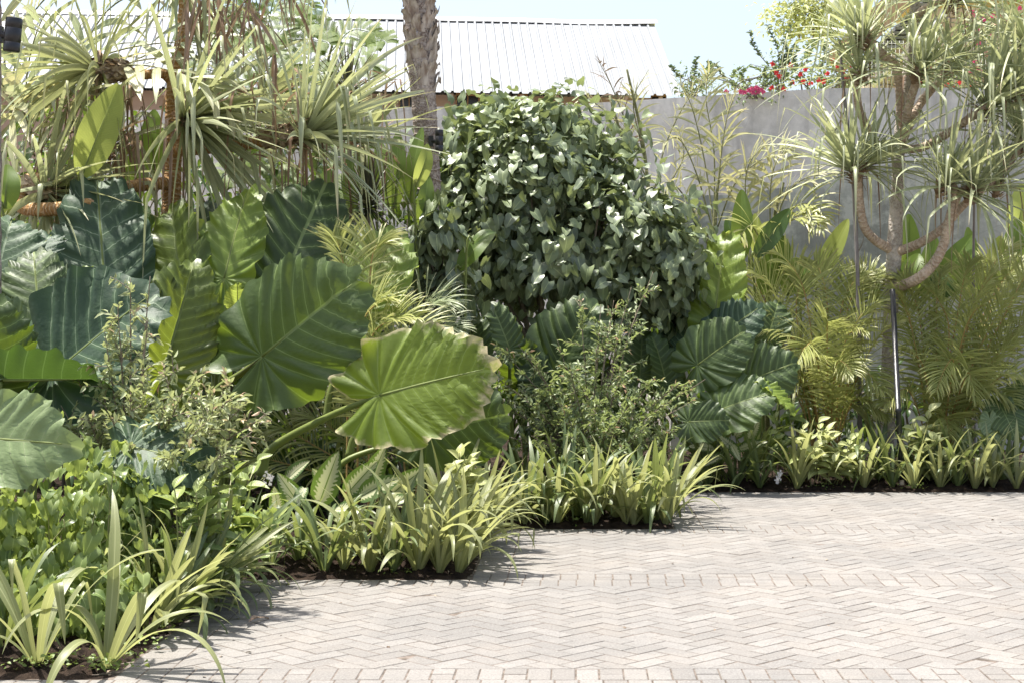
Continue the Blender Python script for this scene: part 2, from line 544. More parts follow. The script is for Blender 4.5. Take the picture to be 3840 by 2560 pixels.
plain_mat('cane', (0.3, 0.17, 0.055), (0.42, 0.3, 0.1), 20, 0.5, 0.4)
plain_mat('green cane', (0.12, 0.13, 0.05), (0.3, 0.29, 0.14), 20, 0.5, 0.4)
plain_mat('stake wood', (0.17, 0.15, 0.15), (0.3, 0.27, 0.26), 18, 0.8, 0.2, (4, 4, 0.4))
plain_mat('black pipe', (0.012, 0.013, 0.015), (0.03, 0.032, 0.036), 30, 0.35, 0.5)
plain_mat('black metal', (0.01, 0.01, 0.011), (0.016, 0.016, 0.018), 12, 0.38, 0.5)
plain_mat('pipe end', (0.4, 0.32, 0.25), (0.5, 0.42, 0.34), 30, 0.6, 0.3)
plain_mat('roof metal', (0.224, 0.237, 0.248), (0.263, 0.275, 0.288), 1.2, 0.5, 0.4, (1, 0.3, 1), 0.02)
plain_mat('ridge metal', (0.55, 0.54, 0.52), (0.75, 0.74, 0.72), 2, 0.5, 0.4)
plain_mat('house plaster', (0.306, 0.221, 0.170), (0.357, 0.264, 0.212), 1.5, 0.9, 0.2)
plain_mat('window dark', (0.01, 0.009, 0.008), (0.02, 0.017, 0.014), 2, 0.25, 0.5)
plain_mat('window wood', (0.2, 0.11, 0.05), (0.28, 0.16, 0.08), 8, 0.6, 0.3)
plain_mat('stair brown', (0.3, 0.2, 0.14), (0.36, 0.25, 0.18), 3, 0.7, 0.3)
plain_mat('stair tread', (0.1, 0.1, 0.1), (0.2, 0.2, 0.2), 6, 0.7, 0.3)
plain_mat('wire', (0.25, 0.25, 0.22), (0.35, 0.35, 0.3), 6, 0.5, 0.4)

# concrete
def concrete(name, a, b, dark, patch=None):
    t = NT(name)
    pos = t.geo()
    big = t.noise(1.1, 6, pos, 0.65)
    mid = t.noise(6, 6, pos, 0.7)
    fine = t.noise(70, 3, pos)
    drip = t.noise(3.5, 5, t.scaled(pos, (1.6, 1.6, 0.16)), 0.6)
    col = t.mix(t.ramp(t.math('ADD', t.math('MULTIPLY', big, 0.6), t.math('MULTIPLY', mid, 0.4)), 0.36, 0.64), a, b)
    col = t.mix(t.math('MULTIPLY', t.ramp(drip, 0.48, 0.68), 0.6), col, dark)
    if patch:
        col = t.mix(t.math('MULTIPLY', t.ramp(t.noise(1.7, 6, pos, 0.7), 0.5, 0.6), 0.75), col, patch)
    crack = t.n('ShaderNodeTexVoronoi', feature='DISTANCE_TO_EDGE')
    crack.inputs['Scale'].default_value = 1.3
    wv = t.n('ShaderNodeVectorMath', operation='ADD')
    t.put(wv.inputs[0], pos)
    t.put(wv.inputs[1], t.n('ShaderNodeTexNoise').outputs[1])
    t.put(crack.inputs['Vector'], wv.outputs[0])
    cr = t.math('SUBTRACT', 1.0, t.ramp(crack.outputs[0], 0.0, 0.012))
    col = t.mix(t.math('MULTIPLY', cr, 0.3), col, dark)
    t.end(t.bsdf(col, 0.88, 0.25, bump=t.math('ADD', mid, t.math('MULTIPLY', fine, 0.4)), bstr=0.25, bdist=0.01))

concrete('concrete pale', (0.45, 0.425, 0.385), (0.70, 0.665, 0.615), (0.33, 0.31, 0.285))
concrete('concrete dark', (0.325, 0.330, 0.302), (0.504, 0.504, 0.467), (0.224, 0.224, 0.211), (0.616, 0.616, 0.570))  # darker grey than the back wall, with drip stains and paler patches

# paving, sand, soil
t = NT('paver')
pos = t.geo()
k = t.attr('tint')
big = t.noise(0.9, 5, pos, 0.65)
grain = t.math('ADD', t.math('MULTIPLY', t.noise(280, 2, pos), 0.5), t.math('MULTIPLY', t.noise(95, 3, pos), 0.5))
mott = t.noise(22, 5, pos, 0.7)
col = t.mix(t.math('ADD', k, 0.0, clamp=True), (0.183, 0.171, 0.158), (0.230, 0.218, 0.203))
col = t.mix(t.math('MULTIPLY', t.ramp(t.noise(2.3, 4, pos, 0.6), 0.45, 0.7), 0.35), col, (0.244, 0.216, 0.185))
col = t.mix(t.math('MULTIPLY', t.ramp(mott, 0.4, 0.72), 0.38), col, (0.145, 0.140, 0.131))
col = t.mix(t.math('MULTIPLY', t.ramp(big, 0.44, 0.64), 0.6), col, (0.145, 0.141, 0.136))
col = t.mix(t.math('MULTIPLY', t.ramp(grain, 0.51, 0.6), 0.55), col, (0.113, 0.104, 0.093))
col = t.mix(t.math('MULTIPLY', t.ramp(grain, 0.48, 0.38), 0.5), col, (0.284, 0.273, 0.254))
col = t.mix(t.math('MULTIPLY', t.attr('aux'), 0.5), col, (0.135, 0.113, 0.091))
t.end(t.bsdf(col, 0.9, 0.2, bump=t.math('ADD', grain, mott), bstr=0.5, bdist=0.004))
plain_mat('joint sand', (0.072, 0.060, 0.050), (0.192, 0.160, 0.136), 18, 0.95, 0.1, bstr=0.6)
plain_mat('ground earth', (0.3, 0.27, 0.23), (0.4, 0.36, 0.31), 0.8, 0.95, 0.1)
t = NT('soil')
pos = t.geo()
n1, n2 = t.noise(12, 6, pos, 0.7), t.noise(90, 4, pos, 0.7)
col = t.mix(t.ramp(n1, 0.35, 0.65), (0.018, 0.012, 0.009), (0.06, 0.04, 0.028))
col = t.mix(t.math('MULTIPLY', t.ramp(n2, 0.6, 0.7), 0.6), col, (0.15, 0.1, 0.07))
t.end(t.bsdf(col, 0.95, 0.15, bump=t.math('ADD', n1, n2), bstr=1.0, bdist=0.03))
plain_mat('litter', (0.07, 0.045, 0.03), (0.34, 0.27, 0.2), 14, 0.9, 0.2)
plain_mat('hill grass', (0.36, 0.37, 0.1), (0.5, 0.48, 0.17), 1.5, 0.9, 0.1, bstr=0.6, bdist=0.05)
t = NT('rubble stone')
vo = t.n('ShaderNodeTexVoronoi')
vo.inputs['Scale'].default_value = 4.5
t.put(vo.inputs['Vector'], t.geo())
ve = t.n('ShaderNodeTexVoronoi', feature='DISTANCE_TO_EDGE')
ve.inputs['Scale'].default_value = 4.5
t.put(ve.inputs['Vector'], t.geo())
hs = t.n('ShaderNodeSeparateColor')
t.put(hs.inputs[0], vo.outputs['Color'])
col = t.mix(hs.outputs[0], (0.36, 0.27, 0.2), (0.58, 0.49, 0.4))
ed = t.ramp(ve.outputs[0], 0.0, 0.07)
col = t.mix(ed, (0.22, 0.18, 0.15), col)
t.end(t.bsdf(col, 0.85, 0.2, bump=ed, bstr=0.8, bdist=0.03))

# ------------------------------------------------------------------ paving
rng = random.Random(5)


def paver_prism(mb, poly):
    """one bevelled paver from its outline (counter-clockwise, metres)"""
    p = np.array(poly)
    a = 0.5 * np.sum(p[:, 0] * np.roll(p[:, 1], -1) - p[:, 1] * np.roll(p[:, 0], -1))
    if a < 0.0012:
        return
    c = p.mean(0)

    def inset(d):
        k = len(p)
        out = []
        for i in range(k):
            e0, e1 = p[i] - p[i - 1], p[(i + 1) % k] - p[i]
            n0 = np.array([-e0[1], e0[0]]) / (np.linalg.norm(e0) + 1e-9)
            n1 = np.array([-e1[1], e1[0]]) / (np.linalg.norm(e1) + 1e-9)
            b = n0 + n1
            b = b / max(0.5, np.dot(b, b) / 2)
            out.append(p[i] + b * d)
        return np.array(out)
    z = rng.gauss(0, 0.0008)
    tx, ty = rng.gauss(0, 0.0035), rng.gauss(0, 0.0035)
    g = 0.0012 + abs(rng.gauss(0, 0.0012))
    rings = [(inset(g), -0.03), (inset(g), -0.004), (inset(g + 0.002), -0.001), (inset(g + 0.005), 0.0)]
    k = len(p)
    v = []
    for q, h in rings:
        for x, y in q:
            v.append((x, y, z + h + tx * (x - c[0]) + ty * (y - c[1])))
    f = []
    for r in range(3):
        for i in range(k):
            j = (i + 1) % k
            f.append((r * k + i, r * k + j, (r + 1) * k + j, (r + 1) * k + i))
    v.append((c[0], c[1], z))
    for i in range(k):
        f.append((3 * k + i, 3 * k + (i + 1) % k, 4 * k, 4 * k))
    tn = rng.gauss(0.5, 0.42)
    mb.add(v, f, None, tn, [0.75] * k * 2 + [0.4] * k + [0.0] * (k + 1))


def clip(poly, x0, x1, y0, y1):
    for ax, lim, sg in ((0, x0, 1), (0, x1, -1), (1, y0, 1), (1, y1, -1)):
        out = []
        for i in range(len(poly)):
            a, b = poly[i - 1], poly[i]
            ia, ib = sg * (a[ax] - lim) >= 0, sg * (b[ax] - lim) >= 0
            if ia != ib:
                t = (lim - a[ax]) / (b[ax] - a[ax])
                out.append((a[0] + t * (b[0] - a[0]), a[1] + t * (b[1] - a[1])))
            if ib:
                out.append(b)
        poly = out
        if len(poly) < 3:
            return []
    return poly


def herringbone(mb, x0, x1, y0, y1):
    w = 0.1
    c, s = math.cos(R(45)), math.sin(R(45))
    ext = int((abs(x1 - x0) + abs(y1 - y0)) / w) + 8
    ox, oy = x0, y0
    for i in range(-ext, ext):
        for j in range(-ext, ext):
            m = (i - j) % 4
            if m == 0:
                r = (i, j, i + 2, j + 1)
            elif m == 3:
                r = (i, j, i + 1, j + 2)
            else:
                continue
            q = [(r[0], r[1]), (r[2], r[1]), (r[2], r[3]), (r[0], r[3])]
            q = [(ox + (a * c - b * s) * w, oy + (a * s + b * c) * w) for a, b in q]
            if max(a for a, b in q) < x0 or min(a for a, b in q) > x1 or max(b for a, b in q) < y0 or min(b for a, b in q) > y1:
                continue
            q = clip(q, x0, x1, y0, y1)
            if len(q) >= 3:
                # drop doubled points
                q = [q[k] for k in range(len(q)) if abs(q[k][0] - q[k - 1][0]) + abs(q[k][1] - q[k - 1][1]) > 0.004]
                if len(q) >= 3:
                    paver_prism(mb, q)


def course(mb, x0, x1, y0, y1, along='x'):
    n = max(1, round(((x1 - x0) if along == 'x' else (y1 - y0)) / 0.1))
    for i in range(n):
        if along == 'x':
            a, b = x0 + (x1 - x0) * i / n, x0 + (x1 - x0) * (i + 1) / n
            q = [(a, y0), (b, y0), (b, y1), (a, y1)]
        else:
            a, b = y0 + (y1 - y0) * i / n, y0 + (y1 - y0) * (i + 1) / n
            q = [(x0, a), (x1, a), (x1, b), (x0, b)]
        if along == 'x' and rng.random() < 0.45 and y1 - y0 > 0.15:
            m = (y0 + y1) / 2
            paver_prism(mb, [q[0], q[1], (q[1][0], m), (q[0][0], m)])
            paver_prism(mb, [(q[0][0], m), (q[1][0], m), q[2], q[3]])
        else:
            paver_prism(mb, q)


XR = 6.0
mb = MB()
herringbone(mb, -3.2, 4.2, 5.0, 6.23)
course(mb, -4.0, XR, 6.23, 6.43)
course(mb, -1.92, XR, 6.43, 6.63)
course(mb, -1.92, -1.72, 6.63, 8.65, 'y')
herringbone(mb, -1.72, XR, 6.63, 8.65)
course(mb, -1.92, XR, 8.65, 8.85)
course(mb, -0.607, XR, 8.85, 9.05)
course(mb, -0.607, -0.407, 9.05, 10.73, 'y')
herringbone(mb, -0.407, XR, 9.05, 10.73)
course(mb, -0.607, XR, 10.73, 10.93)
course(mb, 0.671, XR, 10.93, 11.13)
course(mb, 0.671, 0.871, 11.13, 12.99, 'y')
herringbone(mb, 0.871, XR, 11.13, 12.99)
course(mb, 0.671, XR, 12.99, 13.19)
tag(mb.build('paving', 'paver', smooth=False), kind='structure')
mb = MB()
mb.add([(-30, -8, -0.0026), (30, -8, -0.0026), (30, 13.2, -0.0026), (-30, 13.2, -0.0026)], [(0, 1, 2, 3)])
tag(mb.build('paving_bed', 'joint sand'), kind='structure')
mb = MB()
mb.add([(-400, -300, -0.05), (400, -300, -0.05), (400, 900, -0.05), (-400, 900, -0.05)], [(0, 1, 2, 3)])
tag(mb.build('ground', 'ground earth'), kind='structure')


# planting beds: lumpy soil that starts just under the paver edge
def bed_edge(x, y):
    """distance inside the planting beds (positive) from the nearest paved edge"""
    d = -9
    for bx, by in ((-1.925, 6.432), (-0.612, 8.852), (0.666, 10.932), (50, 13.192)):
        d = max(d, min(bx - x, y - by))
    return d


mb = MB()
rs = random.Random(3)
for (x0, x1, y0, y1) in ((-6, -1.925, 6.432, 8.852), (-6, -0.612, 8.852, 10.932), (-6, 0.666, 10.932, 13.192), (-9, 7, 13.192, 18.3)):
    nx, ny = int((x1 - x0) / 0.05), int((y1 - y0) / 0.05)
    xs, ys = np.linspace(x0, x1, nx + 1), np.linspace(y0, y1, ny + 1)
    v = []
    for y in ys:
        for x in xs:
            e = max(0.0, bed_edge(x, y))
            v.append((x, y, -0.004 + min(e, 0.35) * 0.16 + min(e, 0.1) * 0.25 * rs.uniform(-1, 1) + 0.008 * min(1, e * 10)))
    q = [(j * (nx + 1) + i, j * (nx + 1) + i + 1, (j + 1) * (nx + 1) + i + 1, (j + 1) * (nx + 1) + i) for j in range(ny) for i in range(nx)]
    mb.add(v, q)
tag(mb.build('planting_soil', 'soil'), kind='structure')
mb = MB()
rs = random.Random(8)
for _ in range(2600):
    x, y = rs.uniform(-3.2, 3.6), rs.uniform(6.45, 14.0)
    e = bed_edge(x, y)
    if not 0.01 < e < 0.75 or rs.random() < e * 0.8:
        continue
    L = rs.uniform(0.012, 0.05) * (1.4 if rs.random() < .1 else 1)
    put_leaf(mb, rs.choice(SLIMS), (x, y, 0.012 + min(e, .35) * 0.16), (rs.gauss(0, 1), rs.gauss(0, 1), rs.gauss(0, .25)), V(rs.gauss(0, .5), rs.gauss(0, .5), 1), L, L * rs.uniform(.3, .8), rs.random())
for _ in range(60):
    x, y = rs.uniform(-1.8, 3.6), rs.uniform(6.4, 13.0)
    if bed_edge(x, y) > -.02:
        continue
    L = rs.uniform(0.008, 0.03)
    put_leaf(mb, rs.choice(SLIMS), (x, y, 0.004), (rs.gauss(0, 1), rs.gauss(0, 1), rs.gauss(0, .15)), V(rs.gauss(0, .3), rs.gauss(0, .3), 1), L, L * rs.uniform(.3, .8), rs.random() * .5)
for _ in range(500):
    x, y = rs.uniform(-2, 3.6), rs.uniform(6.4, 13.3)
    if not -.14 < bed_edge(x, y) < -.002 or rs.random() < -bed_edge(x, y) * 5:
        continue
    L = rs.uniform(0.006, 0.022)
    put_leaf(mb, rs.choice(SLIMS), (x, y, 0.004), (rs.gauss(0, 1), rs.gauss(0, 1), rs.gauss(0, .15)), V(rs.gauss(0, .3), rs.gauss(0, .3), 1), L, L * rs.uniform(.3, .9), rs.random() * .4)
tag(mb.build('leaf_litter', 'litter'), kind='stuff')
mb = MB()
for (px, py, D, n) in ((235, 1548, 6.5, 40), (110, 1535, 6.55, 14), (60, 1545, 6.5, 14), (275, 1490, 6.72, 12), (330, 1455, 6.95, 12), (375, 1410, 7.3, 10), (560, 1345, 8.85, 12), (830, 1318, 8.95, 8), (905, 1322, 8.92, 8), (1310, 1208, 10.98, 10), (1890, 1126, 13.25, 14), (2110, 1122, 13.25, 12), (160, 1525, 6.6, 26)):
    c = P(px, py, D)
    for _ in range(n * 2):
        L = rs.uniform(0.012, 0.03)
        p = V(c[0] + rs.gauss(0, .07), c[1] + abs(rs.gauss(0, .06)), 0.02 + rs.random() * 0.05)
        put_leaf(mb, rs.choice(OVALS), p, (rs.gauss(0, 1), rs.gauss(0, 1), rs.gauss(.2, .3)), V(rs.gauss(0, .4), rs.gauss(-.3, .4), 1), L, L * 0.7, rs.random())
tag(mb.build('weeds', 'weed leaf'), kind='stuff')

# ------------------------------------------------------------------ walls and house behind
def slab(mb, top, z0, thick):
    """upright wall whose foot runs under the points of its top line"""
    top = np.array(top, dtype=float)
    k = len(top)
    d = top[-1, :2] - top[0, :2]
    nb = nrm(np.array([-d[1], d[0], 0]))
    if nb[1] < 0:
        nb = -nb
    fr, ba = top, top + nb * thick
    lo = lambda a: np.stack([a[:, 0], a[:, 1], np.full(k, z0)], 1)
    v = np.concatenate([lo(fr), fr, ba, lo(ba)])
    q = []
    for i in range(k - 1):
        for r in range(3):
            q.append((r * k + i, r * k + i + 1, (r + 1) * k + i + 1, (r + 1) * k + i))
    q.append((0, k, 2 * k, 3 * k))
    q.append((k - 1, 4 * k - 1, 3 * k - 1, 2 * k - 1))
    mb.add(v, q)


mb = MB()
slab(mb, [P(200, 255, 21.5), P(1270, 243, 19.5), P(1712, 215, 18.4), P(1904, 203, 18.0), P(2420, 201, 17.95), P(2900, 201, 17.9)], -0.1, 0.25)
w = mb.build('concrete_wall', 'concrete pale', smooth=False)
tag(w, 'pale grey concrete garden wall along the whole back, highest on the right', 'wall')
mb = MB()
slab(mb, [P(1540, 449, 16.6), P(1700, 449, 16.6), P(1847, 422, 16.56), P(1932, 396, 16.54), P(2352, 330, 16.5), P(2900, 300, 16.4)], -0.1, 0.22)
w = mb.build('retaining_wall', 'concrete dark', smooth=False)
tag(w, 'low stained darker concrete wall with sloping top, in front of the pale wall', 'wall')

house = thing('house', 'house with white corrugated metal roof and brown plaster wall behind the garden', 'house', (0, 27, 0))
RR = P(1501, 54, 29.2)
u = V(-0.9945, -0.1045, 0)
nn_ = V(0.1045, -0.9945, 0)
ex = nn_ * 3.1 + V(0, 0, -1.78)
LEN = 15.5
mb = MB()
prof, x = [], 0.0
while x < LEN:
    for dx, h in ((0.0, 0.0), (0.10, 0.0), (0.118, 0.03), (0.142, 0.03)):
        prof.append((x + dx, h))
    x += 0.16
up = nrm(np.cross(ex, u))
if up[2] < 0:
    up = -up
rows = [0.0, 0.5, 1.0]
for sgn in (1, -1):
    e2 = ex if sgn == 1 else V(-ex[0], -ex[1], ex[2])
    up2 = nrm(np.cross(e2, u))
    up2 = up2 if up2[2] > 0 else -up2
    pr = np.array(prof)
    base = RR + pr[:, :1] * u + pr[:, 1:] * up2
    v = np.concatenate([base + e2 * r for r in rows])
    k = len(pr)
    q = [(r * k + i, r * k + i + 1, (r + 1) * k + i + 1, (r + 1) * k + i) for r in range(2) for i in range(k - 1)]
    mb.add(v, q)
roof = mb.build('roof', 'roof metal', house, smooth=False)
mb = MB()
rr = random.Random(2)
pts = [RR + u * s + V(0, 0, 0.035 + rr.gauss(0, 0.012)) for s in np.linspace(-0.05, LEN, 13)]
pts = spline(pts, 60)
v, q = [], []
prf = [(-0.17, -0.1), (-0.16, -0.085), (-0.04, 0.0), (0.04, 0.0), (0.16, -0.082), (0.165, -0.1)]
for p in pts:
    for a, b in prf:
        v.append(p + nn_ * a + V(0, 0, b))
q = [(i * 6 + j, i * 6 + j + 1, (i + 1) * 6 + j + 1, (i + 1) * 6 + j) for i in range(60) for j in range(5)]
mb.add(v, q)
mb.build('ridge_cap', 'ridge metal', roof, smooth=False)
mb = MB()
A = RR + u * 0.35 + ex + V(0, 0, -0.06) - nn_ * 0.45
A[2] -= 0.02
B = A + u * (LEN - 0.7)
v = []
for p in (A, B, B - nn_ * 5.2, A - nn_ * 5.2):
    v.append((p[0], p[1], -0.05))
for p in (A, B, B - nn_ * 5.2, A - nn_ * 5.2):
    v.append((p[0], p[1], A[2] + 0.1))
mb.add(v, [(0, 3, 2, 1), (0, 1, 5, 4), (1, 2, 6, 5), (2, 3, 7, 6), (3, 0, 4, 7), (4, 5, 6, 7)])
mb.build('wall', 'house plaster', house, smooth=False)


def house_window(pa, pb, top, bot):
    """shuttered opening in the house front, from the two photo columns of its sides"""
    def at(px):
        r = V((px - CX) / F, 1, 0)
        # meet the wall's front
        s = np.dot(A - V(0, 0, H), nn_) / np.dot(r, nn_)
        return r * s
    a, b = at(pa), at(pb)
    zt, zb = H - (top - CY) / F * a[1], H - (bot - CY) / F * a[1]
    m1 = MB()
    f = nn_ * 0.03
    for (p0, p1, z0, z1, th) in ((a, b, zt - 0.05, zt, 0.05), (a, b, zb, zb + 0.05, 0.05), (a, a + (b - a) * 0.05, zb + .05, zt - .05, 0.045), (b + (a - b) * 0.05, b, zb + .05, zt - .05, 0.045), (a + (b - a) * 0.48, a + (b - a) * 0.53, zb + .05, zt - .05, 0.04)):
        vv = []
        for z in (z0, z1):
            for p in (p0 - f, p1 - f, p1 + nn_ * th, p0 + nn_ * th):
                vv.append((p[0], p[1], z))
        m1.add(vv, [(0, 1, 2, 3), (4, 7, 6, 5), (0, 4, 5, 1), (1, 5, 6, 2), (2, 6, 7, 3), (3, 7, 4, 0)])
    wn = m1.build('window', 'window wood', house, smooth=False)
    m2 = MB()
    g = nn_ * 0.012
    m2.add([(p[0], p[1], z) for p, z in ((a + g, zb), (b + g, zb), (b + g, zt), (a + g, zt))], [(0, 1, 2, 3)])
    m2.build('pane', 'window dark', wn, smooth=False)


house_window(917, 962, 215, 262)
house_window(1047, 1101, 214, 262)
house_window(1189, 1212, 217, 262)
house_window(1495, 1530, 216, 250)
for i in range(26):
    mb = MB()
    p = RR + ex + u * (0.35 + i * 0.58)
    box(mb, (p[0] - .03, p[1] + .05, p[2] - .1), (p[0] + .03, p[1] + .4, p[2] - .012))
    mb.build('rafter_end', 'house plaster', roof, smooth=False)

# hill with stairs and rubble wall, right
mb = MB()
xs, ys = np.linspace(1.5, 14, 40), np.linspace(18.4, 34, 40)
v = [(x, y, 2.6 + 0.18 * (y - 18.4) + 0.16 * (x - 1.5) + 0.05 * math.sin(x * 3 + y * 2)) for y in ys for x in xs]
q = [(j * 40 + i, j * 40 + i + 1, (j + 1) * 40 + i + 1, (j + 1) * 40 + i) for j in range(39) for i in range(39)]
mb.add(v, q)
tag(mb.build('hillside', 'hill grass'), kind='structure')
mb = MB()
slab(mb, [P(1985, 150, 25.2), P(2020, 118, 25), P(2080, 62, 25), P(2110, 30, 25), P(2130, 20, 25), P(2420, 16, 25), P(3000, 10, 24.8)], 2.0, 0.4)
sw = mb.build('stone_wall', 'rubble stone', smooth=False)
tag(sw, 'beige rubble stone wall on the hill beside the stairs, top right', 'wall')
stair = thing('staircase', 'outdoor stairs with brown side board climbing the hill, top right', 'stairs', P(1930, 170, 23.5))
p0, p1 = P(1915, 150, 23.5), P(2110, -45, 23.5)
d = nrm(p1 - p0)
w = np.cross(d, V(0, 1, 0))
w = w if w[2] > 0 else -w
mb = MB()
v = []
for off in (0, 0.16):
    for p, s in ((p0, -0.19), (p1, -0.19), (p1, 0.19), (p0, 0.19)):
        v.append(p + w * s + V(0, off, 0))
mb.add(v, [(0, 1, 2, 3), (4, 7, 6, 5), (0, 4, 5, 1), (1, 5, 6, 2), (2, 6, 7, 3), (3, 7, 4, 0)])
mb.build('side_board', 'stair brown', stair, smooth=False)
for i in range(18):
    mb = MB()
    c = p0 + (p1 - p0) * (i + 0.5) / 18 + V(0.3, 0.1, -0.24)
    box(mb, (c[0] - .16, c[1], c[2] - .022), (c[0] + .16, c[1] + 1.2, c[2] + .022))
    mb.build('tread', 'stair tread', stair, smooth=False)
mb = MB()
tube(mb, [p0 + V(0.62, 0.2, -0.28), p1 + V(0.62, 0.2, -0.28)], 0.05, 6)
mb.build('rail', 'ridge metal', stair)
mb = MB()
fx = [P(px, 205, 19.2)[0] for px in range(1985, 2420, 9)]
for x in fx:
    tube(mb, [(x, 19.2, 3.2), (x, 19.2, P(0, 160, 19.2)[2] + .35)], 0.004, 4)
for z in (4.15, 4.4, 4.65, 4.8):
    tube(mb, [(fx[0], 19.2, z), (fx[-1], 19.2, z)], 0.004, 4)
tag(mb.build('wire_fence', 'wire'), 'thin wire mesh fence on top of the pale wall', 'fence')
mb = MB()
box(mb, P(2060, 2, 26), P(2060, 2, 26) + V(6, 2, 0.25))
hb = mb.build('hill_terrace', 'stair brown', smooth=False)
tag(hb, 'brown edge of a terrace above the rubble wall, top right corner', 'terrace')

# ------------------------------------------------------------------ light and camera
SUN_AZ = V(-1.0, 0.42, 0)          # towards the sun, on the ground
EL = R(73)
sd = nrm(SUN_AZ) * math.cos(EL) + V(0, 0, math.sin(EL))
sun = bpy.data.lights.new('sun', 'SUN')
sun.energy = 4.4
sun.angle = R(1.0)
sun.color = (1.0, 0.955, 0.88)
so = bpy.data.objects.new('sun', sun)
C.objects.link(so)
so.rotation_euler = Vector(-sd).to_track_quat('-Z', 'Y').to_euler()
world = bpy.data.worlds.new('World')
bpy.context.scene.world = world
world.use_nodes = True
wt = world.node_tree
sky = wt.nodes.new('ShaderNodeTexSky')
sky.sky_type = 'NISHITA'
sky.sun_disc = False
sky.sun_elevation = EL
sky.sun_rotation = math.atan2(sd[0], sd[1])
sky.air_density = 1.0
sky.dust_density = 3.5
sky.ozone_density = 1.0
bg = wt.nodes['Background']
hazy = wt.nodes.new('ShaderNodeHueSaturation')
hazy.inputs['Saturation'].default_value = 0.78
wt.links.new(sky.outputs[0], hazy.inputs['Color'])
wt.links.new(hazy.outputs[0], bg.inputs[0])
bg.inputs[1].default_value = 0.115
cam = bpy.data.cameras.new('camera')
cam.sensor_width = 36
cam.lens = 36 * F / 2352
cam.shift_x = (1176 - CX) / 2352
cam.shift_y = -(784 - CY) / 2352
cam.clip_end = 2000
co = bpy.data.objects.new('camera', cam)
C.objects.link(co)
co.location = (0, 0, H)
co.rotation_euler = (R(90), 0, 0)
sc = bpy.context.scene
sc.camera = co
sc.view_settings.view_transform = 'Standard'
sc.view_settings.look = 'None'
sc.view_settings.exposure = 1.33
sc.cycles.max_bounces = 10
sc.cycles.transparent_max_bounces = 8
sc.cycles.use_denoising = True

# ================================================================== plants
def ground_root(name, label, cat, px, D, group=None):
    p = P(px, CY, D)
    return thing(name, label, cat, (p[0], D, 0.0), 0, group)


# ---- elephant ears
RK = [(0, 1.0), (12, .972), (28, .885), (45, .785), (60, .675), (75, .585), (90, .52), (110, .475), (130, .465), (148, .46), (160, .41), (168, .31), (174, .15), (177, .06)]


def ear(root, O, T, face, wr=0.92, mat='elephant ear', seed=0, fold=0.12, droop=0.12, cup=0.1, nv=8, base=None, petiole=True, wave=1.0, lobes=1.0, prad=0.016, asym=0.0):
    rng = random.Random(seed * 7 + 1)
    O, T = np.array(O), np.array(T)
    L = np.linalg.norm(T - O)
    exx = nrm(T - O)
    n = nrm(np.array(face, dtype=float) - exx * np.dot(face, exx))
    ey = np.cross(n, exx)
    M, K = 120, 15
    th = np.concatenate([np.linspace(-177, -1e-3, M // 2), np.linspace(1e-3, 177, M // 2)]) * math.pi / 180
    Rt = np.interp(np.abs(th) * 180 / math.pi, [a for a, b in RK], [b * (1 if a < 80 else 1 - (1 - lobes) * min(1, (a - 80) / 40)) for a, b in RK])
    rr = np.linspace(0.004, 1, K) ** 0.85
    p1, p2, p3 = rng.random() * 6, rng.random() * 6, rng.random() * 6
    r = rr[:, None] * np.ones_like(th)[None, :]
    X, Y = r * Rt * np.cos(th), r * Rt * np.sin(th) * wr * 0.98
    ay = np.abs(Y)
    x0 = X - 0.5 * ay - 0.45 * ay ** 2
    a0 = np.arctan2(1.0, 0.5 + 0.45 * ay)
    ang = np.arctan2(ay, X)
    ph = np.where(x0 > 0, x0 * nv, -np.clip((ang - a0) / (math.pi - a0), 0, 1) * 4.6)
    sc = np.abs(np.sin(np.pi * ph))
    e = 1 + wave * (0.075 * (sc - 0.5) + 0.024 * np.sin(9 * th + p1) + 0.014 * np.sin(23 * th + p2)) * r ** 3
    X, Y = X * e, Y * e
    z = wave * 0.036 * sc * np.sqrt(r) * np.clip(ay * 6, 0, 1)
    z = z + wave * r ** 4 * (0.045 * np.sin(2 * np.pi * ph * 0.5 + p1) + 0.02 * np.sin(2 * np.pi * ph + p3) + 0.03 * np.sin(5 * th + p2) + 0.016 * np.sin(11 * th + p3))
    z = z + fold * np.abs(Y) - droop * X ** 2 * np.sign(X + 1e-9) - cup * 2 * Y ** 2 + asym * Y
    z = z + 0.03 * r ** 2 * np.sin(2 * th + p3) - 0.1 * r ** 6 * np.clip(X, 0, 1) ** 4
    Z = O + L * (X[..., None] * exx + Y[..., None] * ey + z[..., None] * n)
    m = len(th)
    q = [(i * m + j, i * m + j + 1, (i + 1) * m + j + 1, (i + 1) * m + j) for i in range(K - 1) for j in range(m - 1)]
    mb = MB()
    mb.add(Z.reshape(-1, 3), q, np.stack([ph, Y], -1).reshape(-1, 2), rng.random(), r.reshape(-1))
    leaf = mb.build('leaf', mat, root)
    # thick midrib on the underside and the stalk that carries the blade
    mb = MB()
    xs = np.linspace(0, 0.93, 12)
    pts = [O + L * (x * exx + (-droop * x * x - 0.008) * n) for x in xs]
    tube(mb, pts, [0.011 * (L / .7), 0.0025], 6)
    mb.build('midrib', 'petiole', leaf)
    if petiole:
        b = np.array(root.location) + V(rng.gauss(0, .05), rng.gauss(0, .05), 0) if base is None else np.array(base)
        mb = MB()
        dirp = nrm(O - b)
        mid = b + (O - b) * 0.55 + V(0, 0, 0.1 * np.linalg.norm(O - b)) + n * -0.05
        tube(mb, [b, b + V(0, 0, 0.12) + dirp * 0.1, mid, O - exx * 0.02 - n * 0.015], [prad * 1.7, prad * 1.25, prad, prad * 0.7], 8, 18)
        mb.build('petiole', 'petiole', root)
    return leaf


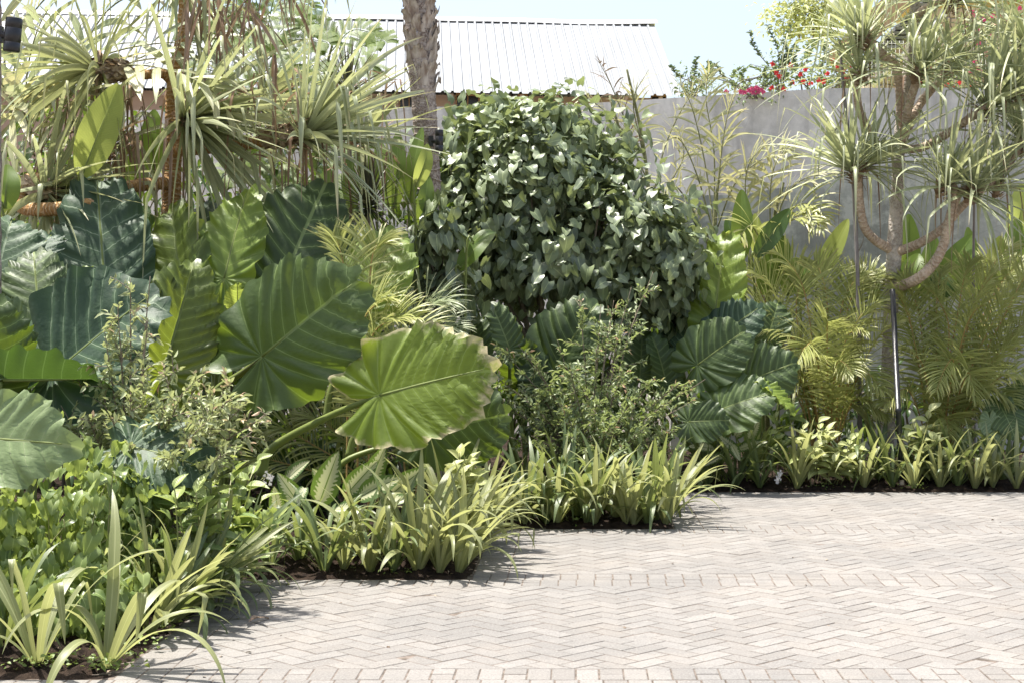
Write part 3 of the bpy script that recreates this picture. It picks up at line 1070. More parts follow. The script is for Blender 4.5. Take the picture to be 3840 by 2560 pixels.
BL, LM, DK, PR, PL = 'elephant ear blue', 'elephant ear lime', 'elephant ear', 'elephant ear pale rim', 'elephant ear pale'
g_ear = 'elephant ear plants in the beds'
r = ground_root('elephant_ear', 'big elephant ear with the front pale-rimmed leaf and the dark arrow-shaped leaf above it', 'plant', 640, 10.0, g_ear)
bs = P(645, 1075, 9.9)
ear(r, P(602, 818, 9.55), P(815, 640, 9.35), (-.32, -1, .02), .93, DK, 1, .05, .06, base=P(480, 960, 10.0), prad=.02)
ear(r, P(872, 907, 9.25), P(1114, 838, 9.0), (-.1, -1, .3), 0.9, PR, 2, .03, .10, base=P(600, 1090, 9.7), prad=.022, nv=10)
ear(r, P(985, 990, 10.1), P(1158, 952, 9.9), (.15, -1, .1), 0.95, DK, 3, .08, .1, base=P(760, 1120, 10.1))
ear(r, P(372, 860, 9.6), P(452, 592, 9.75), (.4, -1, -.1), 0.62, 'elephant ear sunny', 4, .3, .06, nv=11, base=P(430, 1010, 9.7), asym=.1)
ear(r, P(835, 715, 10.6), P(905, 512, 10.9), (-.25, -1, -.2), 0.66, LM, 5, .06, .05, base=P(750, 960, 10.4))
ear(r, P(990, 850, 10.3), P(1050, 752, 10.5), (.3, -1, .5), 0.9, BL, 6, .1, .1, base=P(800, 1050, 10.2))
r = ground_root('elephant_ear', 'tall elephant ear with upright leaves behind, one of them bright lime', 'plant', 500, 11.0, g_ear)
ear(r, P(245, 700, 10.7), P(216, 385, 11.0), (.05, -1, .3), .6, BL, 11, .06, .06, base=P(380, 1000, 10.9))
ear(r, P(425, 690, 10.8), P(382, 458, 11.0), (-.3, -1, -.2), .62, 'elephant ear sunny', 12, .16, .08)
ear(r, P(500, 760, 10.95), P(470, 530, 11.1), (.5, -1, .1), .7, DK, 20, .1, .08)
ear(r, P(515, 640, 10.75), P(565, 425, 10.9), (-.25, -1, -.25), .62, LM, 13, .08, .05)
ear(r, P(640, 668, 10.9), P(750, 410, 11.2), (.1, -1, .0), .74, DK, 14, .05, .1)
ear(r, P(470, 700, 11.6), P(430, 452, 11.9), (-.2, -1, .3), .8, BL, 15, .1, .1)
ear(r, P(800, 620, 11.7), P(822, 500, 11.9), (.2, -1, .6), .9, DK, 16, .1, .1)
ear(r, P(545, 700, 10.6), P(545, 655, 10.5), (.2, -1, .4), .9, LM, 17, .3, .1)
r = ground_root('elephant_ear', 'elephant ear at the left edge with wide bluish leaves, one tipped flat towards the paving', 'plant', 60, 9.0, g_ear)
ear(r, P(120, 860, 8.75), P(345, 662, 8.7), (-.42, -1, .3), 1.0, BL, 21, .1, .06, cup=.02, base=P(100, 1050, 9))
ear(r, P(92, 740, 9.6), P(72, 560, 9.8), (.2, -1, .15), .74, DK, 22, .1, .1)
ear(r, P(-15, 670, 9.9), P(25, 488, 10.1), (.15, -1, .6), .9, BL, 23, .1, .1)
ear(r, P(45, 800, 9.2), P(-30, 690, 9.0), (.35, -1, .9), .9, PL, 24, .15, .1)
ear(r, P(75, 600, 10.2), P(118, 522, 10.4), (.2, -.6, 1), .9, BL, 25, .2, .2, wave=1.8)
ear(r, P(-40, 890, 8.6), P(-5, 690, 8.5), (.6, -1, .1), .9, DK, 26, .12, .08)
ear(r, P(10, 870, 8.5), P(275, 872, 8.35), (.05, .3, 1), .6, BL, 27, .25, -.04, cup=-.3, wave=.45, nv=6)
ear(r, P(155, 715, 9.4), P(200, 608, 9.5), (-.8, -1, .2), .55, LM, 28, .35, .05)
r = ground_root('elephant_ear', 'pale sunlit elephant ear leaf reaching in low at the left edge', 'plant', -60, 7.4, g_ear)
ear(r, P(-75, 1003, 7.35), P(142, 1012, 7.1), (.1, -1, .35), .7, PL, 31, .08, .08, nv=7, base=P(-90, 1420, 7.4))
r = ground_root('elephant_ear', 'grey-green elephant ear leaf drooping below the left fine-leaved shrub', 'plant', 330, 8.2, g_ear)
ear(r, P(300, 1025, 7.95), P(470, 1052, 7.8), (.1, -1, .9), .9, BL, 32, .05, .2, base=P(340, 1290, 8.2))
ear(r, P(330, 1150, 8.3), P(330, 1090, 8.1), (.3, -1, .4), .9, DK, 33)

r = ground_root('elephant_ear', 'elephant ears in the deep shade under the green bush', 'plant', 1200, 13.0, g_ear)
for i, (a, b, f, w) in enumerate([((1085, 830), (1075, 715), (-.3, -1, .1), .8), ((1170, 800), (1130, 690), (.4, -1, .1), .6), ((1270, 850), (1365, 692), (-.2, -1, .2), .9), ((1290, 930), (1210, 820), (.2, -1, .3), .8), ((1205, 880), (1190, 790), (.1, -1, .4), .8), ((1240, 970), (1300, 940), (0, -1, 1), .8)]):
    ear(r, P(*a, 12.7 + .1 * i), P(*b, 12.8), f, w, DK, 40 + i)
r = ground_root('elephant_ear', 'elephant ear with rounded glossy leaves beside the gold palm clump', 'plant', 1620, 13.7, g_ear)
ear(r, P(1640, 742, 13.7), P(1668, 525, 13.9), (-.3, -1, -.15), .5, LM, 51, .12, .04, nv=9)
ear(r, P(1602, 838, 13.2), P(1710, 755, 13.1), (-.25, -1, .2), 1.0, DK, 52, .04, .12)
ear(r, P(1650, 775, 13.6), P(1742, 700, 13.5), (.1, -1, .7), .9, BL, 53, .1, .12)
ear(r, P(1705, 880, 13.3), P(1828, 828, 13.2), (.1, -1, .3), .95, DK, 54, .08, .15)
ear(r, P(1655, 940, 13.05), P(1768, 893, 12.9), (.0, -1, .6), 1.0, DK, 55, .08, .15)
ear(r, P(1582, 968, 12.95), P(1672, 962, 12.85), (-.1, -1, .3), .95, DK, 56, .06, .1)
ear(r, P(1755, 890, 13.1), P(1832, 940, 13.0), (.3, -.3, 1), .6, LM, 57, .3, .1)
ear(r, P(1560, 800, 13.9), P(1600, 700, 14.0), (-.2, -1, .4), .9, BL, 58, .1, .1)
ear(r, P(1470, 860, 13.7), P(1478, 750, 13.8), (.2, -1, .2), .8, DK, 59, .1, .1)
ear(r, P(1530, 880, 13.6), P(1505, 765, 13.6), (.6, -1, .1), .6, DK, 60, .3, .1)
ear(r, P(1765, 770, 13.9), P(1790, 690, 14.0), (.1, -1, .3), .9, DK, 61, .1, .1)
ear(r, P(1560, 920, 13.6), P(1530, 860, 13.6), (.2, -1, .4), .9, DK, 62, .1, .1)
r = ground_root('elephant_ear', 'dark elephant ear low at the right edge under the palm fronds', 'plant', 2310, 13.9, g_ear)
ear(r, P(2300, 935, 13.7), P(2335, 1000, 13.5), (.2, -1, .2), 1.0, DK, 71, .05, .1)
ear(r, P(2275, 965, 13.6), P(2290, 1020, 13.5), (.2, -1, .2), .9, PL, 72, .05, .1)
ear(r, P(2345, 900, 14), P(2395, 950, 13.8), (-.2, -1, .4), .9, DK, 73, .05, .1)

# ---- strap-leaved lilies along the bed edges
rng = random.Random(21)


def lily_proto(i):
    root = thing('strap_lily', 'x', 'lily')
    n = [15, 17, 19, 15, 17, 20, 14, 16, 10, 9][i]
    big = 1.25 if i >= 8 else 1.0
    a0 = rng.random() * 6
    for k in range(n):
        az = a0 + k * 2.4 + rng.gauss(0, .3)
        inner = k / n
        el = R(rng.uniform(48, 68) + 14 * (1 - inner)) if inner > .35 else R(rng.uniform(66, 84) if big == 1 else rng.uniform(58, 78))
        L = big * rng.uniform(.46, .74) * (1.0 if inner < .8 else .75)
        mb = MB()
        d = V(math.cos(az) * math.cos(el), math.sin(az) * math.cos(el), math.sin(el))
        kink = rng.uniform(.6, .85) if rng.random() < .12 else None
        blade(mb, V(math.cos(az), math.sin(az), 0) * .018 + V(0, 0, -.01), d, L, rng.uniform(.017, .0255) * (1.12 if big > 1 else 1), (rng.uniform(.7, 1.7) if inner < .35 else rng.uniform(1.2, 3.6)) * (1.25 if big > 1 else 1), 18, .19, kink, None, rng.random(), 0, prof_strap, rng.gauss(0, .25), 5, wav=.1, rng=rng)
        mb.build('leaf', 'lily blade' if i < 4 or i >= 8 else 'lily blade dark', root)
    return root


LILY = [lily_proto(i) for i in range(10)]
used = set()


def lily(px, py, D, kind, scale, lean, label, group):
    p = P(px, py, D)
    loc = (p[0], p[1], max(0.0, 0.02 + p[2] * 0) + 0.01)
    rot = (R(rng.gauss(0, 4)), R(lean + rng.gauss(0, 4)), rng.random() * 6.28)
    rot = (Matrix.Rotation(R(lean), 3, 'Y') @ Matrix.Rotation(rot[2], 3, 'Z')).to_euler()
    if kind not in used:
        used.add(kind)
        o = LILY[kind]
        o.location, o.rotation_euler, o.scale = loc, rot, (scale,) * 3
        tag(o, label, None, group)
        return o
    return dup(LILY[kind], loc, rot, label, group, scale)


def row(spots, where, group):
    spots = sorted(spots, key=lambda s: s[0])
    words = ['first', 'second', 'third', 'fourth', 'fifth', 'sixth', 'seventh', 'eighth', 'ninth', 'tenth', 'eleventh', 'twelfth', 'thirteenth', 'fourteenth', 'fifteenth', 'sixteenth', 'seventeenth', 'eighteenth', 'nineteenth', 'twentieth', 'twenty-first', 'twenty-second', 'twenty-third', 'twenty-fourth']
    for i, (px, D, kind, s, lean) in enumerate(spots):
        lily(px, CY + H / D * F, D, kind, s, lean, f'{words[i]} strap-leaved lily from the left {where}', group)


row([(85, 6.6, 9, .95, -4), (245, 6.56, 8, .88, 10), (10, 6.85, 5, .9, 0)], 'in the nearest bed beside the bottom edge', 'lilies in the nearest bed')
row([(345, 7.25, 1, .9, 16), (400, 7.55, 2, .95, 22), (445, 7.9, 5, .95, 24), (480, 8.2, 3, 1.0, 22), (462, 8.05, 0, .9, 26), (505, 8.55, 6, .95, 24), (372, 7.4, 7, .85, 24), (425, 7.75, 6, .85, 26)], 'along the right edge of the nearest bed', 'lilies in the nearest bed')
row([(745, 8.98, 4, .85, 0), (850, 9.0, 1, .92, 0), (960, 8.98, 2, 1.12, 4), (1055, 9.0, 3, 1.0, 12), (690, 9.25, 5, .7, 0), (815, 9.4, 6, .75, 0), (910, 9.35, 7, .95, 0), (1000, 9.35, 0, 1.05, 6), (620, 9.1, 7, .75, 0), (560, 9.3, 6, .7, 0), (790, 9.02, 0, .7, 0), (905, 9.0, 6, .85, 0), (1010, 8.97, 1, .85, 6)], 'along the front of the second bed', 'lilies in the second bed')
row([(1066, 9.35, 0, 1.0, 12), (1075, 9.7, 3, 1.05, 12), (1025, 9.7, 1, 1.15, 6), (1088, 10.0, 2, 1.0, 14), (1052, 10.2, 0, 1.1, 8), (1104, 10.4, 3, .95, 12), (1124, 10.7, 1, .9, 12)], 'along the right edge of the second bed', 'lilies in the second bed')
row([(1205, 11.04, 3, .7, 0), (1255, 11.06, 6, .75, 0), (1348, 11.04, 4, .75, 0), (1438, 11.04, 1, .7, 0), (1485, 11.05, 7, .75, 0), (1190, 11.08, 5, .92, 0), (1280, 11.05, 1, .95, 0), (1232, 11.25, 4, 1.0, 0), (1330, 11.2, 7, 1.0, 0), (1365, 11.06, 2, .98, 0), (1415, 11.2, 0, 1.0, 0), (1455, 11.05, 3, 1.0, 4), (1505, 11.2, 6, 1.0, 4), (1530, 11.05, 2, .95, 12), (1535, 11.5, 1, .95, 16), (1545, 11.9, 3, .9, 16), (1390, 11.45, 5, 1.05, 0), (1300, 11.5, 6, 1.05, 0), (1480, 11.5, 4, 1.0, 0)], 'along the front of the third bed', 'lilies in the third bed')
row([(1625, 13.35, 5, .8, -8), (1690, 13.35, 4, .82, 0), (1745, 13.32, 6, .85, 0), (1830, 13.3, 2, .95, 4), (1985, 13.32, 1, .85, 4), (2050, 13.4, 6, .85, 0), (2100, 13.3, 3, .9, -4), (2160, 13.32, 0, .92, 0), (2200, 13.35, 4, .85, 0), (2240, 13.3, 1, .95, 4), (2280, 13.34, 2, .85, 0), (2335, 13.3, 3, .95, 0), (1960, 13.6, 4, 1.0, 0), (2130, 13.6, 7, 1.0, 0), (2190, 13.6, 5, 1.0, 0), (2310, 13.6, 7, 1.0, 0), (1725, 13.65, 7, 1.1, 0), (2020, 13.65, 6, 1.0, 4)], 'along the far bed by the wall', 'lilies in the far bed')


# ---- screw pines
def prof_pine(t):
    return np.clip(0.8 + 1.2 * t, 0, 1) * np.clip((1 - t) * 1.5, 0, 1) ** 0.8


def tuft(root, c, axis, n, L, W, mat, seed, spread=(8, 105), kinkp=.55, droop=.35, dead=5):
    rng = random.Random(seed)
    c, axis = np.array(c), nrm(axis)
    a = nrm(np.cross(axis, V(.31, .87, .4)))
    b = np.cross(axis, a)
    mb = MB()
    for k in range(n):
        t = (k + .5) / n
        th = R(spread[0] + (spread[1] - spread[0]) * t ** .85 + rng.gauss(0, 6))
        az = k * 2.3999 + rng.gauss(0, .15)
        out = a * math.cos(az) + b * math.sin(az)
        d = axis * math.cos(th) + out * math.sin(th)
        l = L * rng.uniform(.6, 1.2) * (0.65 + .5 * t if t < .6 else 1)
        kk = rng.uniform(.42, .88) if (rng.random() < kinkp and t > .15) else None
        tint = rng.random()
        aux = np.linspace(0, 1, 15) ** 8 * rng.random()
        blade(mb, c - axis * .10 * t * 1.2 + out * .03, d, l, W * rng.uniform(.8, 1.1), droop * rng.uniform(.4, 1.8) * (.3 + t), 14, .42, kk, d * .15 * rng.random(), tint, np.repeat(aux, 3), prof_pine, rng.gauss(0, .12), 3, nref=axis if th > .5 else None)
    o = mb.build('leaf_tuft', mat, root)
    if True:
        mb = MB()
        for k in range(26):
            az = k * 2.4
            out = a * math.cos(az) + b * math.sin(az)
            blade(mb, c - axis * (.06 + .006 * k) + out * .035, nrm(axis * .8 + out * .8), .07, .028, .3, 4, .3, tint=rng.random(), prof=prof_taper)
        for k in range(dead if L > 1.14 else 2):
            az = rng.random() * 6.28
            out = a * math.cos(az) + b * math.sin(az)
            blade(mb, c - axis * .12, nrm(out + axis * .2), L * rng.uniform(.5, 1.0), W * .55, 2.2, 12, .5, rng.uniform(.1, .3), tint=rng.random(), prof=prof_taper, wav=.4, rng=rng)
        mb.build('dead_leaf_skirt', 'dry blade', o)
    return o


def limb(root, name, pts, rad, mat, n=None, seed=0):
    mb = MB()
    tube(mb, [P(*p) for p in pts], rad, 12, n or 14 * len(pts), rough=.045, rng=random.Random(seed))
    return mb.build(name, mat, root)


SP = thing('screw_pine', 'branching screw pine with many pale leaf tufts in front of the grey wall', 'tree', (P(2038, 720, 14.5)[0], 14.5, 0))
bk = 'screw pine bark'
limb(SP, 'trunk', [(2030, 1100, 14.5), (2040, 900, 14.5), (2046, 720, 14.5), (2055, 560, 14.5), (2062, 430, 14.5), (2066, 320, 14.5), (2082, 190, 14.5), (2094, 80, 14.5), (2110, -60, 14.5)], [.085, .075, .07, .07, .06, .058, .05, .045, .04], 'grey bark', 90, 1)
B = [([(2052, 577, 14.5), (2010, 552, 14.4), (1985, 520, 14.3), (1974, 460, 14.25), (1970, 405, 14.2)], [.05, .045, .043, .04, .037]),
     ([(1970, 408, 14.2), (1962, 392, 14.15), (1952, 378, 14.1)], [.036, .036, .03]),
     ([(1971, 408, 14.2), (1980, 388, 14.25), (2000, 370, 14.2)], [.036, .033, .028]),
     ([(2058, 580, 14.5), (2110, 560, 14.3), (2165, 525, 14.2), (2215, 470, 14.2), (2290, 412, 14.2)], [.05, .043, .04, .038, .034]),
     ([(2050, 664, 14.5), (2105, 642, 14.1), (2145, 605, 14), (2168, 560, 13.95), (2182, 500, 13.9), (2196, 452, 13.9)], [.055, .05, .048, .046, .044, .042]),
     ([(2196, 452, 13.9), (2190, 432, 13.85), (2182, 415, 13.8)], [.04, .038, .03]),
     ([(2196, 452, 13.9), (2215, 436, 13.9), (2240, 426, 13.85)], [.04, .036, .03]),
     ([(2068, 330, 14.5), (2062, 170, 14.4), (2030, 130, 14.3), (1985, 80, 14.2)], [.03, .045, .043, .036]),
     ([(2020, 345, 14.7), (1985, 280, 14.5), (1970, 235, 14.4), (1968, 160, 14.3)], [.04, .04, .038, .034]),
     ([(2070, 330, 14.5), (2086, 250, 14.3), (2104, 190, 14.2), (2115, 155, 14.1)], [.045, .043, .04, .034]),
     ([(2070, 330, 14.5), (2110, 245, 14.6), (2155, 188, 14.6), (2184, 145, 14.6)], [.045, .043, .04, .034]),
     ([(2070, 345, 14.5), (2120, 338, 14.4), (2175, 308, 14.2), (2230, 270, 14.1), (2270, 240, 14)], [.04, .042, .042, .04, .036]),
     ([(2090, 90, 14.5), (2104, 40, 14.4), (2140, 12, 14.3), (2190, -12, 14.2)], [.035, .04, .038, .03]),
     ([(2280, 420, 14.2), (2330, 360, 14.2), (2345, 320, 14.2)], [.035, .033, .03])]
for i, (pts, rad) in enumerate(B):
    limb(SP, 'branch', pts, [x * .95 for x in rad], bk, None, 10 + i)
T = [((1948, 372, 14.1), (-.5, -.25, .8), 46), ((2004, 364, 14.2), (.35, -.1, .9), 44), ((2180, 408, 13.8), (-.2, -.35, .9), 46), ((2246, 420, 13.8), (.3, -.3, .85), 44),
     ((1976, 66, 14.2), (-.35, -.2, .9), 50), ((1968, 150, 14.3), (-.05, -.15, 1), 40), ((2119, 145, 14.1), (.1, -.4, .9), 46), ((2192, 138, 14.6), (.45, 0, .8), 44), ((2278, 232, 14), (.3, -.35, .75), 56),
     ((2198, -16, 14.2), (.4, -.3, .7), 40), ((2110, -50, 14.5), (-.2, -.2, 1), 34), ((2350, 310, 14.2), (.2, -.3, .9), 46), ((2296, 405, 14.2), (.4, -.1, .8), 36)]
for i, (c, ax, n) in enumerate(T):
    tuft(SP, P(*c), nrm(V(*ax) + V(random.Random(i).gauss(0, .22), 0, 0)), n + 6, 1.14, .0195, 'screw pine', 100 + i, (3, 84 + 5 * (i % 4)), .74, .55 + .12 * (i % 4))
for i, (c, ax) in enumerate([((2350, 80, 14.2), (-.3, -.2, .8)), ((2330, 190, 14.0), (-.2, -.3, .8))]):
    tuft(SP, P(*c), ax, 46, 1.14, .0195, 'screw pine', 150 + i, (3, 92), .74, .7)

SL = thing('screw_pine', 'screw pine with orange ringed trunk and long folded leaves, at the left', 'tree', (P(395, 720, 12)[0], 12, 0))
bo = 'screw pine bark orange'
limb(SL, 'trunk', [(385, 1240, 12), (390, 700, 12), (393, 480, 12), (398, 330, 12), (404, 190, 12), (418, 80, 12), (428, -60, 12)], [.1, .085, .075, .07, .07, .045, .04], bo, 110, 40)
BLft = [([(400, 190, 12), (375, 170, 11.95), (330, 172, 11.8), (285, 165, 11.7), (215, 160, 11.5)], [.05, .04, .036, .045, .05]),
        ([(404, 200, 12), (424, 215, 11.85), (430, 240, 11.7), (440, 268, 11.5)], [.06, .055, .05, .045]),
        ([(395, 345, 12), (470, 340, 11.8), (560, 332, 11.6), (640, 318, 11.5), (710, 300, 11.4)], [.055, .05, .045, .045, .05]),
        ([(395, 420, 12), (300, 430, 11.5), (200, 470, 11.0), (60, 480, 11.2), (48, 430, 11.3), (80, 412, 11.3), (122, 440, 11.3)], [.05, .05, .05, .05, .05, .05, .05])]
for i, (pts, rad) in enumerate(BLft):
    limb(SL, 'branch', pts, rad, bo, None, 50 + i)
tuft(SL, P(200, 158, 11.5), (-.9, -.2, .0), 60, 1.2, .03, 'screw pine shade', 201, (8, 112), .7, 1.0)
tuft(SL, P(447, 280, 11.4), (.88, -.4, -.12), 78, 1.3, .03, 'screw pine', 202, (3, 78), .6, .55)
tuft(SL, P(720, 300, 11.35), (.8, -.3, .5), 74, 1.2, .03, 'screw pine', 203, (3, 72), .66, .45)
tuft(SL, P(125, 442, 11.3), (.85, -.35, .1), 44, 1.15, .03, 'screw pine', 204, (4, 80), .6, .7)
tuft(SL, P(120, 446, 11.35), (-.5, -.3, -.6), 22, .8, .028, 'screw pine', 211, (4, 70), .4, .7)
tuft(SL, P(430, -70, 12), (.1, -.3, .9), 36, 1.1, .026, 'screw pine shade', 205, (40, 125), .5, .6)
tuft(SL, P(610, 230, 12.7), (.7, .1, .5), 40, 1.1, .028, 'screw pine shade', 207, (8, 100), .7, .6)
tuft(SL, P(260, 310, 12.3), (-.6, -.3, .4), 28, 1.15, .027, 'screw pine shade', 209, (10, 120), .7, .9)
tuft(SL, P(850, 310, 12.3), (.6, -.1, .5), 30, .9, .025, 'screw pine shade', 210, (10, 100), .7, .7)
# scales of old leaf bases on the dressed branches
rg = random.Random(4)
for (p0, p1) in (((424, 205, 11.8), (446, 280, 11.42)), ((300, 165, 11.72), (225, 160, 11.5)), ((50, 418, 11.3), (122, 442, 11.3)), ((600, 322, 11.55), (705, 300, 11.4))):
    mb = MB()
    a, b = P(*p0), P(*p1)
    ax = nrm(b - a)
    s1 = nrm(np.cross(ax, V(.2, .3, .9)))
    s2 = np.cross(ax, s1)
    for k in range(60):
        t = k / 60
        az = k * 2.3999
        out = s1 * math.cos(az) + s2 * math.sin(az)
        put_leaf(mb, rg.choice(OVALS), a + (b - a) * t + out * .05, nrm(ax + out * .45), out, .1, .085, rg.random())
    mb.build('leaf_scale', 'old scale', SL)
mb = MB()
for k in range(85):
    px = rg.choice([rg.uniform(240, 330), rg.uniform(440, 960), rg.uniform(560, 900), rg.uniform(120, 300)])
    py = rg.uniform(170, 400)
    D = rg.uniform(11.2, 12.8)
    p = P(px, py, D)
    blade(mb, p, nrm((rg.gauss(0, .6), rg.gauss(0, .4), .3)), rg.uniform(.5, 1.15), rg.uniform(.008, .02), 2.5, 12, .5, rg.uniform(.08, .25), tint=rg.random(), prof=prof_taper, wav=.5, rng=rg)
mb.build('dead_leaf_skirt', 'dry blade', SL)

# ---- feather palms
def frond(root, name, pts, mat, L, W, n=36, seed=0, t0=.18, angle=(70, 30), up=.35, droop=.6, prof=None, rib=.008, stem='green cane', twist=0.0, fold=.3, jit=.08, gap=0.0, tipaux=.5, face=0.0):
    """one pinnate leaf: a rib along pts and a row of leaflets down each side"""
    rng = random.Random(seed)
    c = spline(pts, 30)
    mb = MB()
    d = np.gradient(c, axis=0)
    d /= np.linalg.norm(d, axis=1)[:, None]
    if face:
        twist = face * (1 if np.cross(d[20], V(0, 0, 1))[1] > 0 else -1) * rng.uniform(.7, 1.2)
    for k in range(n):
        for sgn in (-1, 1):
            t = t0 + (1 - t0) * (k + .5 * (sgn > 0) + rng.gauss(0, .12)) / n
            t = min(.995, max(0.02, t))
            i = min(29, int(t * 30))
            p = c[i] + (c[i + 1] - c[i]) * (t * 30 - i)
            dd = d[i]
            side = np.cross(dd, V(0, 0, 1))
            if np.linalg.norm(side) < .25:
                side = np.cross(dd, V(0, 1, .2))
            side = nrm(side)
            nn = np.cross(side, dd)
            if twist:
                side, nn = side * math.cos(twist) + nn * math.sin(twist), nn * math.cos(twist) - side * math.sin(twist)
            if gap and rng.random() < gap:
                continue
            s = (t - t0) / (1 - t0)
            ag = R(angle[0] + (angle[1] - angle[0]) * s + rng.gauss(0, 5 + 60 * (jit - .08)))
            dirn = nrm(dd * math.cos(ag) + side * sgn * math.sin(ag) + nn * (up + rng.gauss(0, jit)))
            l = L * (0.45 + .55 * math.sin(math.pi * min(1, .18 + s * .75))) * (1 - .55 * s ** 3) * rng.uniform(.85, 1.1)
            aux = np.repeat(np.linspace(0, 1, 8) ** 4 * tipaux * rng.random(), 3)
            blade(mb, p, dirn, l, W * (1 - .35 * s), droop * rng.uniform(.5, 1.5), 7, fold, None, None, min(1, max(0, rng.gauss(.5, .28))), aux, prof or prof_strap, 0, 3, nref=nn)
    o = mb.build(name, mat, root)
    mb = MB()
    tube(mb, c, [rib, rib * .8, rib * .25], 6)
    mb.build('rib', stem, o)
    return o


def areca(label, px, D, fronds, seed, group, canes=6):
    root = ground_root('areca_palm', label, 'palm', px, D, group)
    rng = random.Random(seed)
    b0 = np.array(root.location)
    for i, (bx, mx, my, tx, ty, dD, mat) in enumerate(fronds):
        b = P(bx, CY + H / D * F, D)
        b = b + V(0, rng.gauss(0, .08), 0)
        m, t = P(mx, my, D + dD * .4), P(tx, ty, D + dD * .65)
        mid = (b + m) / 2 + V(0, 0, .06) + (b - m) * V(.12, 0, 0)
        L0 = np.linalg.norm(m - b) + np.linalg.norm(t - m)
        frond(root, 'frond', [b, mid, m, (m + t) / 2 + V(0, 0, .045 * L0), t], mat, .38, .009, 42, seed * 50 + i, .26, (60, 28), .3, .75, rib=.007, stem='cane', face=.6)
        if i % 4 == 1 and len(fronds) > 8:
            sh = V(rng.gauss(0, .12), .25 + rng.random() * .3, rng.gauss(-.03, .08))
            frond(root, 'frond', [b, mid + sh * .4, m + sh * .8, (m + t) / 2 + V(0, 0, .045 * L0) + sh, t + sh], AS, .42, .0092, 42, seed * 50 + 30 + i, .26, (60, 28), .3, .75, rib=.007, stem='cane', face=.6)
    return root


AR, AS = 'areca', 'areca shade'
areca('golden palm clump with arching feather fronds left of the leaning black pipe', 1905, 14.3,
      [(1880, 1800, 760, 1690, 690, -.4, AR), (1885, 1790, 700, 1715, 625, 0, AR), (1890, 1850, 680, 1770, 575, .3, AR), (1900, 1900, 700, 1870, 600, .4, AR), (1905, 1930, 720, 1985, 630, .3, AR),
       (1910, 1960, 760, 2040, 690, -.2, AR), (1915, 1985, 830, 2065, 740, -.5, AR), (1890, 1840, 800, 1725, 760, -.6, AR), (1900, 1900, 800, 1900, 740, -.9, AR), (1905, 1870, 800, 1830, 830, -1.0, AR),
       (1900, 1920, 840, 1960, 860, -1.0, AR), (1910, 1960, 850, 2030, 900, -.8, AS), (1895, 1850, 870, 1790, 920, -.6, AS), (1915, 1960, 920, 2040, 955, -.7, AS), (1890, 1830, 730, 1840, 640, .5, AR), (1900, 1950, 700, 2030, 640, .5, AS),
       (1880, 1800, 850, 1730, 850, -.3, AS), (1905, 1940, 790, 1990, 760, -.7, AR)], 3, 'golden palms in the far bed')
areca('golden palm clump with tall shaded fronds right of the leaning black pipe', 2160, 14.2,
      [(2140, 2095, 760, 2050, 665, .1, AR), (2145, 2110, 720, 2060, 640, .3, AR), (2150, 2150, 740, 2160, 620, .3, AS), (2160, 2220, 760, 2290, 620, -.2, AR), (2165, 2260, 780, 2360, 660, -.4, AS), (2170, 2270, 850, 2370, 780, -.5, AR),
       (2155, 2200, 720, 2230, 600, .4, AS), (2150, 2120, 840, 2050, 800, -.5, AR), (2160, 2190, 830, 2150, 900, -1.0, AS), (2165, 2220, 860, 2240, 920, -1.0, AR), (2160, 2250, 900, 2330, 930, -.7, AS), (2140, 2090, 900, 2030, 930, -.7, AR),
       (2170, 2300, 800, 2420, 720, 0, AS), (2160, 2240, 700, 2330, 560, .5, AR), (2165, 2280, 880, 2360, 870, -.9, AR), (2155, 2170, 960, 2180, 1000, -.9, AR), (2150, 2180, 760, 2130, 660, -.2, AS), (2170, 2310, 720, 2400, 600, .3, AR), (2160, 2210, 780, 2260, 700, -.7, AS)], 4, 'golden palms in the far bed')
areca('small yellow palm fronds between the elephant ear leaves and the dark gap', 870, 10.5,
      [(800, 800, 690, 765, 535, .2, AR), (850, 850, 640, 875, 560, .2, AR), (870, 850, 790, 960, 730, -.4, AR), (880, 900, 800, 1000, 790, -.4, AR), (820, 830, 760, 900, 690, -.2, AR)], 5, 'golden palms in the far bed')
areca('grey-green palm frond arching over the dark gap left of the fine-leaved shrub', 1010, 11.2,
      [(960, 940, 790, 1060, 760, -.2, 'sage palm'), (960, 960, 740, 1040, 700, -.1, 'sage palm'), (940, 900, 850, 840, 810, -.2, AS), (900, 840, 960, 760, 900, 0, AS), (900, 780, 1000, 690, 960, .1, AS), (900, 640, 1060, 560, 1090, -.4, AS), (900, 700, 1010, 620, 1000, -.2, AS)], 6, 'golden palms in the far bed', )


def broad_palm(label, px, D, stems, fronds, seed, group=None, mat='pale palm', stem='green cane', L=.4, W=.02, n=16, gap=.06, jit=.12):
    root = ground_root('feather_palm', label, 'palm', px, D, group)
    for i, pts in enumerate(stems):
        mb = MB()
        tube(mb, [P(*p) for p in pts], [.024, .02, .012], 8, 20, rough=.06, rng=random.Random(seed + i))
        mb.build('stem', stem, root)
    for i, (pts, m) in enumerate(fronds):
        frond(root, 'frond', [P(*p) for p in pts], m or mat, L, W, n, seed * 40 + i, .2, (58, 25), .15, .8, prof=prof_leaf, rib=.008, stem=stem, face=.6, fold=.25, gap=gap, tipaux=1.0, jit=jit)
    return root


